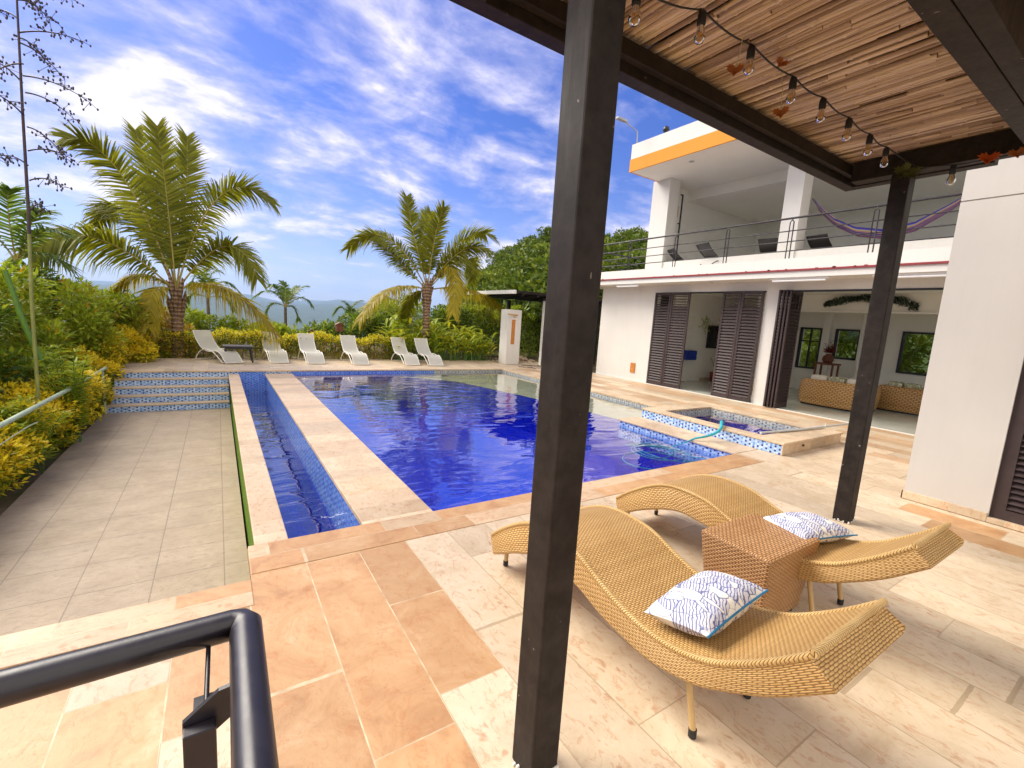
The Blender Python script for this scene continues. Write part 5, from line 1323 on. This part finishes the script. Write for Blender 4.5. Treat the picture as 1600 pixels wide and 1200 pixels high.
# palms -----------------------------------------------------------------
def frond(parent, p0, p1, p2, mat, leaf=0.62, n=58, hang=0.5, seed=0, w_=0.030, rr0=0.030, twist=0.0):
    rg = random.Random(seed); pts = bez(p0, p1, p2, n); m = MB()
    m.tube(pts[::3]+[pts[-1]], [max(0.004, rr0*(1-i/(n/3))) for i in range(len(pts[::3])+1)], 6, mi=1)
    g = Vector((0, 0, -1))
    for i in range(int(n*0.13), n):
        t = i/(n-1); p = pts[i]; tg_ = (pts[min(i+1, n-1)]-pts[i-1]).normalized()
        sa = tg_.cross(Vector((0, 0, 1))); sb = tg_.cross(Vector((0.3, -1, 0)))
        if sb.dot(sa) < 0: sb = -sb
        sd_ = sa*(1-twist)+sb*twist
        if sa.length < 0.25: sd_ = sb
        sd_.normalize(); up = sd_.cross(tg_)
        if up.z < 0: up = -up
        prof = (min(1, (t-0.08)/0.20)**0.7)*(1-0.45*max(0, (t-0.55)/0.45)**1.5)
        L0 = leaf*prof
        for sg_ in (-1, 1):
            for rep_ in range(2):
                if rg.random() < 0.07: continue
                L_ = L0*rg.uniform(0.72, 1.15); fwd = 0.30+0.9*t*t+0.25*t
                dv = (sd_*sg_*rg.uniform(0.9, 1.1)+tg_*fwd*rg.uniform(0.8, 1.2)+up*rg.uniform(-0.05, 0.30)).normalized()
                q = p+tg_*rg.uniform(-0.02, 0.02)
                nv = dv.cross(tg_).normalized(); wv = nv.cross(dv).normalized()
                wv = (wv+nv*rg.uniform(-0.5, 0.5)).normalized()
                hq = hang*rg.uniform(0.4, 1.6)
                c1 = q+dv*L_*0.4+g*L_*hq*0.08; c2 = q+dv*L_*0.75+g*L_*hq*0.32; c3 = q+dv*L_*(1.0-0.12*hq)+g*L_*hq*0.72
                W0 = w_*rg.uniform(0.8, 1.2)
                m.add([q-wv*W0*0.62, q+wv*W0*0.62, c1+wv*W0*0.60, c1-wv*W0*0.60, c2+wv*W0*0.30, c2-wv*W0*0.30, c3], [(0, 1, 2, 3), (3, 2, 4, 5), (5, 4, 6)], 0)
    o = m.build('frond', [mat, 'palm_rachis']); T(o, parent); return o
def coconut_palm(base, top, r0, r1, fronds, label, seed):
    root = empty('coconut_palm', base, label, 'palm tree', 'coconut palms behind the loungers')
    b, tp2 = Vector(base), Vector(top); rg = random.Random(seed)
    m = MB(); n = 14; pts = [b.lerp(tp2, i/(n-1)) for i in range(n)]; rs = [r0+(r1-r0)*i/(n-1)+(0.012 if i % 2 else 0)+(0.05*(1-i/3) if i < 3 else 0) for i in range(n)]
    m.tube(pts, rs, 14)
    T(m.build('trunk', 'palm_bark'), root)
    m = MB()
    for k in range(22):       # old leaf bases and fibre round the crown shaft
        a = k*2.4; z0 = rg.uniform(-0.55, 0.1); q = tp2+Vector((math.cos(a)*r1*0.95, math.sin(a)*r1*0.95, z0)); e = q+Vector((math.cos(a)*0.10, math.sin(a)*0.10, rg.uniform(0.22, 0.45)))
        m.tube([q-Vector((0, 0, 0.12)), q, e], [0.035, 0.055, 0.014], 6)
    T(m.build('leaf_bases', 'palm_bark'), root)
    for k, (p1, p2, mt, leaf, hang) in enumerate(fronds):
        st0 = tp2+(Vector(p1)-tp2).normalized()*0.05; frond(root, st0, p1, p2, mt, leaf*0.86, 84, hang, seed*100+k, 0.030, 0.024, 0.0 if hang > 0.85 else 0.5)
    return root
G, Y_ = 'palm_leaf', 'palm_leaf_yellow'
P1 = [((-1.75, 14.0, 4.16), (-2.6, 13.65, 4.66), G, .75, .35), ((-1.2, 14.66, 3.74), (-1.58, 15.08, 5.47), G, .8, .2), ((-0.95, 14.18, 3.71), (-1.07, 14.04, 5.4), G, .85, .15), ((-0.61, 14.54, 3.83), (-0.54, 14.82, 5.52), G, .85, .15),
      ((0.15, 14.6, 4.22), (1.41, 14.95, 4.31), G, .85, .5), ((0.21, 13.94, 2.87), (0.88, 13.52, 2.12), G, .8, .7), ((-1.78, 14.84, 3.52), (-2.46, 15.47, 3.16), G, .8, .6), ((-2.24, 13.88, 2.7), (-3.21, 13.39, 2.15), G, .9, .8),
      ((-1.62, 14.48, 1.98), (-2.28, 14.69, 1.19), Y_, .6, .9), ((0.15, 13.7, 1.82), (1.26, 13.0, 0.75), Y_, .85, 1.1), ((-1.28, 14.0, 1.62), (-1.37, 13.65, 0.79), Y_, .6, .9)]
coconut_palm((-0.86, 14.3, -0.05), (-0.86, 14.3, 1.66), 0.125, 0.115, P1, 'large coconut palm on the left with a yellow drooping frond', 1)
P2 = [((4.6, 14.74, 3.81), (3.48, 15.02, 3.37), G, .75, .5), ((4.59, 14.14, 2.2), (3.52, 13.72, 1.2), Y_, .7, .9), ((5.46, 14.8, 4.19), (5.35, 15.15, 5.28), G, .75, .2), ((6.05, 14.32, 4.02), (6.23, 14.11, 4.93), G, .75, .2), ((7.27, 14.8, 4.15), (8.76, 15.15, 4.48), G, .85, .4),
      ((7.57, 15.04, 3.55), (8.21, 15.67, 2.84), G, .8, .6), ((6.51, 13.96, 3.03), (6.35, 13.33, 1.57), Y_, .7, .9), ((7.57, 14.32, 2.4), (8.96, 14.11, 1.66), Y_, .9, 1.1), ((4.81, 15.04, 3.41), (4.46, 15.67, 3.9), G, .75, .4), ((5.94, 15.04, 4.09), (6.39, 15.67, 5.1), G, .75, .25), ((5.49, 14.98, 1.91), (5.49, 15.54, 1.02), G, .6, .8), ((6.8, 14.0, 3.6), (7.6, 13.5, 3.7), G, .75, .5)]
coconut_palm((5.92, 14.5, -0.05), (5.92, 14.5, 2.30), 0.115, 0.105, P2, 'second coconut palm behind the loungers with yellow lower fronds', 2)
SM = [((-0.25, 18.0, 1.57), [((0.12, 18.12, 2.12), (0.61, 18.26, 1.86)), ((-0.49, 18.0, 2.26), (-0.67, 18.0, 1.84)), ((-0.14, 18.0, 2.3), (0.12, 18.0, 2.43)), ((-0.68, 18.12, 1.64), (-0.86, 18.26, 1.22)), ((0.19, 17.88, 1.61), (0.45, 17.74, 1.21)), ((-0.35, 18.18, 2.29), (-0.23, 18.39, 2.56)), ((0.2, 18.3, 1.9), (0.7, 18.6, 1.4))], 'small feather palm half hidden behind the big coconut palm'),
      ((2.03, 18.0, 1.42), [((1.62, 18.12, 1.94), (1.06, 18.26, 1.68)), ((1.74, 17.88, 2.06), (1.53, 17.74, 2.08)), ((2.05, 18.18, 1.98), (1.96, 18.39, 2.32)), ((2.38, 18.12, 2.01), (2.78, 18.26, 2.23)), ((2.51, 17.88, 1.79), (2.85, 17.74, 1.52)), ((1.61, 18.06, 1.5), (1.41, 18.13, 0.93)), ((2.28, 18.0, 1.43), (2.44, 18.0, 0.99)), ((2.3, 18.4, 1.9), (2.5, 18.7, 2.2))], 'small feather palm standing clear between the two coconut palms'),
      ((4.28, 18.0, 1.09), [((4.0, 18.12, 1.55), (3.73, 18.26, 1.29)), ((4.37, 18.0, 1.63), (4.68, 18.0, 1.84)), ((4.22, 18.06, 1.57), (4.07, 18.13, 1.75)), ((4.55, 18.12, 1.34), (4.83, 18.26, 1.11)), ((3.97, 18.0, 1.19), (3.75, 18.0, 0.82)), ((4.6, 18.2, 1.5), (5.0, 18.3, 1.6))], 'smallest feather palm beside the yellow frond of the second coconut palm'),
      ((-3.3, 13.0, 2.0), [((-2.9, 12.9, 2.6), (-2.5, 12.7, 2.6)), ((-3.3, 12.8, 2.9), (-3.2, 12.6, 3.3)), ((-2.9, 13.0, 2.2), (-2.45, 12.9, 1.9)), ((-3.8, 13, 2.7), (-4.3, 13, 2.5)), ((-3.0, 12.8, 2.75), (-2.75, 12.6, 3.0))], 'feather palm cut by the left picture edge')]
for k, (b, fr, lb) in enumerate(SM):
    root = empty('feather_palm', (b[0], b[1], -0.9), lb, 'palm tree', 'small feather palms')
    m = MB(); m.tube([(b[0], b[1], -0.9), b], [0.07, 0.045], 8); T(m.build('trunk', 'bark'), root)
    for j, (p1, p2) in enumerate(fr): frond(root, b, p1, p2, 'palm_leaf_green', 0.34 if k < 3 else 0.5, 30, 0.5, 900+k*20+j, 0.026, 0.016)

# shrubs and trees behind the hedge, down the slope
bk = [(-0.2, 17.0, 1.25, 'leaf_mid', 'low bush behind the hedge under the big palm'), (1.0, 17.2, 0.9, 'leaf_mid', 'low bush behind the dark resin table'), (3.3, 16.2, 1.15, 'leaf_dark', 'dark bush with open twigs left of the second palm'), (4.6, 16.5, 1.5, 'leaf_dark', 'dense dark bush behind the hedge end'), (5.4, 17.0, 2.2, 'leaf_mid', 'rounded green bush left of the second palm trunk'),
      (7.0, 17.2, 2.3, 'leaf_mid', 'rounded green bush right of the second palm trunk'), (8.2, 17.0, 2.2, 'leaf_dark', 'dark bush behind the drooping right frond'), (6.2, 18.5, 2.7, 'leaf_dark', 'tall dark bush directly behind the second palm'), (2.2, 16.8, 0.8, 'leaf_mid', 'lowest bush behind the golden hedge')]
for i, (x, y, h, mt, lb) in enumerate(bk):
    rg = random.Random(400+i); lb_ = [(rg.uniform(-0.7, 0.7), rg.uniform(-0.5, 0.5), h*rg.uniform(0.25, 0.85), 0.4*rg.uniform(0.6, 1.2), 0.4*rg.uniform(0.6, 1.2), 0.3*rg.uniform(0.6, 1.2)) for _ in range(12)]
    shrub('slope_bush', (x, y, -0.1 if y < 20 else -0.5), lb_, 2600, 0.14, 0.06, [mt, 'leaf_fresh'], lb, 'bush', 'bushes on the slope behind the hedge', lambda p, v, q: 1 if rgv.random() < 0.10+0.22*max(0, v.z) else 0, 7, 400+i)
for i, (x, y, lb) in enumerate(((3.35, 15.6, 'red brown bird house on a thin post behind the fourth lounger'), (2.55, 15.9, 'smaller red brown bird house peeping over the hedge by the third lounger'))):
    root = empty('bird_house', (x, y, -0.05), lb, 'bird house', 'bird houses behind the hedge')
    sc_ = 1.0 if i == 0 else 0.75
    m = MB(); m.bbox(-0.11, 0.11, -0.09, 0.09, 0.80, 1.02, 0.005); m.build('box', 'wood_brown', root)
    m = MB(); m.tube([(0, 0, 0), (0, 0, 0.80)], 0.02, 6); m.build('post', 'bark', root)
    m = MB(); m.add([(-0.14, -0.12, 1.02), (0.14, -0.12, 1.02), (0.14, 0.12, 1.02), (-0.14, 0.12, 1.02), (0, -0.12, 1.10), (0, 0.12, 1.10)], [(0, 1, 4), (2, 3, 5), (1, 2, 5, 4), (3, 0, 4, 5), (3, 2, 1, 0)]); m.build('roof', 'wood_brown', root); root.scale = (sc_,)*3

# garden seen through the indoor and balcony windows
for i, (x, y, z0, h, lb) in enumerate(((16.2, 6.4, -0.3, 2.4, 'banana leaved bush outside the left indoor window'), (16.2, 5.2, -0.3, 2.4, 'bush outside the middle indoor window'), (16.2, 3.6, -0.3, 2.5, 'bush outside the right indoor window'), (16.3, 4.4, 2.0, 2.2, 'tree crown seen through the balcony opening'))):
    rg = random.Random(500+i); lb_ = [(rg.uniform(-0.3, 0.5), rg.uniform(-0.7, 0.7), h*rg.uniform(0.15, 0.9), 0.45, 0.45, 0.35) for _ in range(10)]
    shrub('window_bush', (x, y, z0), lb_, 2200, 0.26, 0.08, ['leaf_fresh', 'leaf_mid'], lb, 'bush', 'plants behind the house', lambda p, v, q: 0 if rgv.random() < 0.4 else 1, 6, 500+i)

# wooded hillside ---------------------------------------------------------
hillm = MB()
def hill_z(x, y):
    r = math.hypot(x, y); ang = math.degrees(math.atan2(x, y))
    w_ = max(0.0, min(1.0, (ang-19)/20.0)); w_ = w_*w_*(3-2*w_)
    rise_ = max(0.0, min(r, 62)-20)*0.26
    return -0.9+w_*rise_
vs = []; fs = []; NA, NR = 40, 18
for i in range(NR+1):
    r = 19+i*2.8
    for j in range(NA+1):
        a = R(16+j*1.8); x, y = r*math.sin(a), r*math.cos(a); vs.append((x, y, hill_z(x, y)-(0.5 if i in (0,) else 0)))
for i in range(NR):
    for j in range(NA): fs.append((i*(NA+1)+j, (i+1)*(NA+1)+j, (i+1)*(NA+1)+j+1, i*(NA+1)+j+1))
hillm.add(vs, fs, 0, smooth=True)
structure(hillm.build('hillside', 'terrain_green'), 'green hillside rising behind the house')
def tree_proto(kind, seed):
    rg = random.Random(seed); root = empty('hillside_tree', (0, 0, 0), 'x', 'tree')
    m = MB(); H_ = 4.6; m.tube([(0, 0, -0.4), (0.05, 0, 1.2), (0.1, 0.05, 2.6)], [0.16, 0.12, 0.07], 7)
    lob = []
    for k in range(15):
        a = rg.uniform(0, 6.28); q = rg.uniform(0.2, 1.6); z = 1.7+rg.uniform(0, 2.5)*(1-0.35*q/1.6); lob.append((q*math.cos(a), q*math.sin(a), z, rg.uniform(0.5, 0.95), rg.uniform(0.5, 0.95), rg.uniform(0.4, 0.7)))
        m.tube(bez((0.08, 0.03, 1.6), (q*0.5*math.cos(a), q*0.5*math.sin(a), z*0.75), (q*math.cos(a), q*math.sin(a), z), 5), [0.05, 0.04, 0.03, 0.02, 0.01], 5)
    m.build('trunk', 'bark', root)
    m = MB()
    for l in lob: leaf_cloud(m, rg, l[:3], l[3:], 260, 0.26, 0.15, lambda p, v, q: 1 if rgv.random() < 0.18+0.2*max(0, v.z) else 0, 0.6)
    m.build('crown', ['hill_leaf', 'hill_leaf_pale'] if kind < 2 else ['hill_leaf_pale', 'leaf_mid'], root)
    return root
tps = [tree_proto(0, 601), tree_proto(1, 602), tree_proto(2, 603)]
TL = ['dense dark green tree in the wood on the hillside', 'rounded green tree in the wood on the hillside', 'paler yellow green tree in the wood on the hillside']
usedt = set(); rg = random.Random(66)
for row, r in enumerate((23, 27, 31.5, 36, 41, 46.5, 53)):
    a = 25.6+(row % 2)*1.4+row*0.1
    while a < 62 - row*0.5:
        rr2 = r+rg.uniform(-1.4, 1.4); aa = R(a+rg.uniform(-0.8, 0.8)); x, y = rr2*math.sin(aa), rr2*math.cos(aa)
        if not (x < 16.5 and y < 14) and not (a > 52 and r < 28):
            k = rg.choice((0, 0, 1, 1, 2)); o = tps[k] if k not in usedt else copy_tree(tps[k]); usedt.add(k)
            sc_ = rg.uniform(0.85, 1.2); w_ = max(0.62, min(1, (a-22)/9.0)); sc_ *= w_
            o.location = (x, y, hill_z(x, y)-0.3); o.scale = (sc_*1.1, sc_*1.1, sc_); o.rotation_euler = (0, 0, rg.uniform(0, 6.28)); o['label'] = TL[k]; o['group'] = ('dark trees on the hillside', 'green trees on the hillside', 'pale trees on the hillside')[k]
        a += 3.7*23/r*rg.uniform(0.85, 1.15)+0.5
# distant town
rg = random.Random(70); m = MB()
for i in range(170):
    a = R(rg.uniform(-18, 24)); r = rg.uniform(700, 2300); x, y = r*math.sin(a), r*math.cos(a); s_ = rg.uniform(5, 14); z = -0.95-(1-math.exp(-(r-16)/260.0))*150
    if r > 2000: q = min(1, (r-2000)/3200.0); z += q*q*(3-2*q)*0.6*390*0.7
    m.box(x-s_, x+s_, y-s_*0.7, y+s_*0.7, z-3, z+rg.uniform(6, 16))
tag(m.build('distant_town', 'town_wall'), 'pale houses of the far town down in the valley', 'town', None, 'stuff')

# thin air that turns the far ridges blue
m = MB(); m.box(-10600, 10600, -10600, 10600, -260, 420)
hz_o = m.build('haze', 'rope'); hz_o.data.materials.clear()
hm_ = bpy.data.materials.new('haze_air'); hm_.use_nodes = True; h = NT(hm_.node_tree); h.n.clear()
vol = h.node('ShaderNodeVolumePrincipled', {'Color': (0.45, 0.66, 1.0, 1), 'Density': 0.00013, 'Anisotropy': 0.2})
h.l.new(vol.outputs[0], h.node('ShaderNodeOutputMaterial').inputs['Volume'])
hz_o.data.materials.append(hm_); hz_o['kind'] = 'stuff'; hz_o['label'] = 'thin blue haze over the far valley'
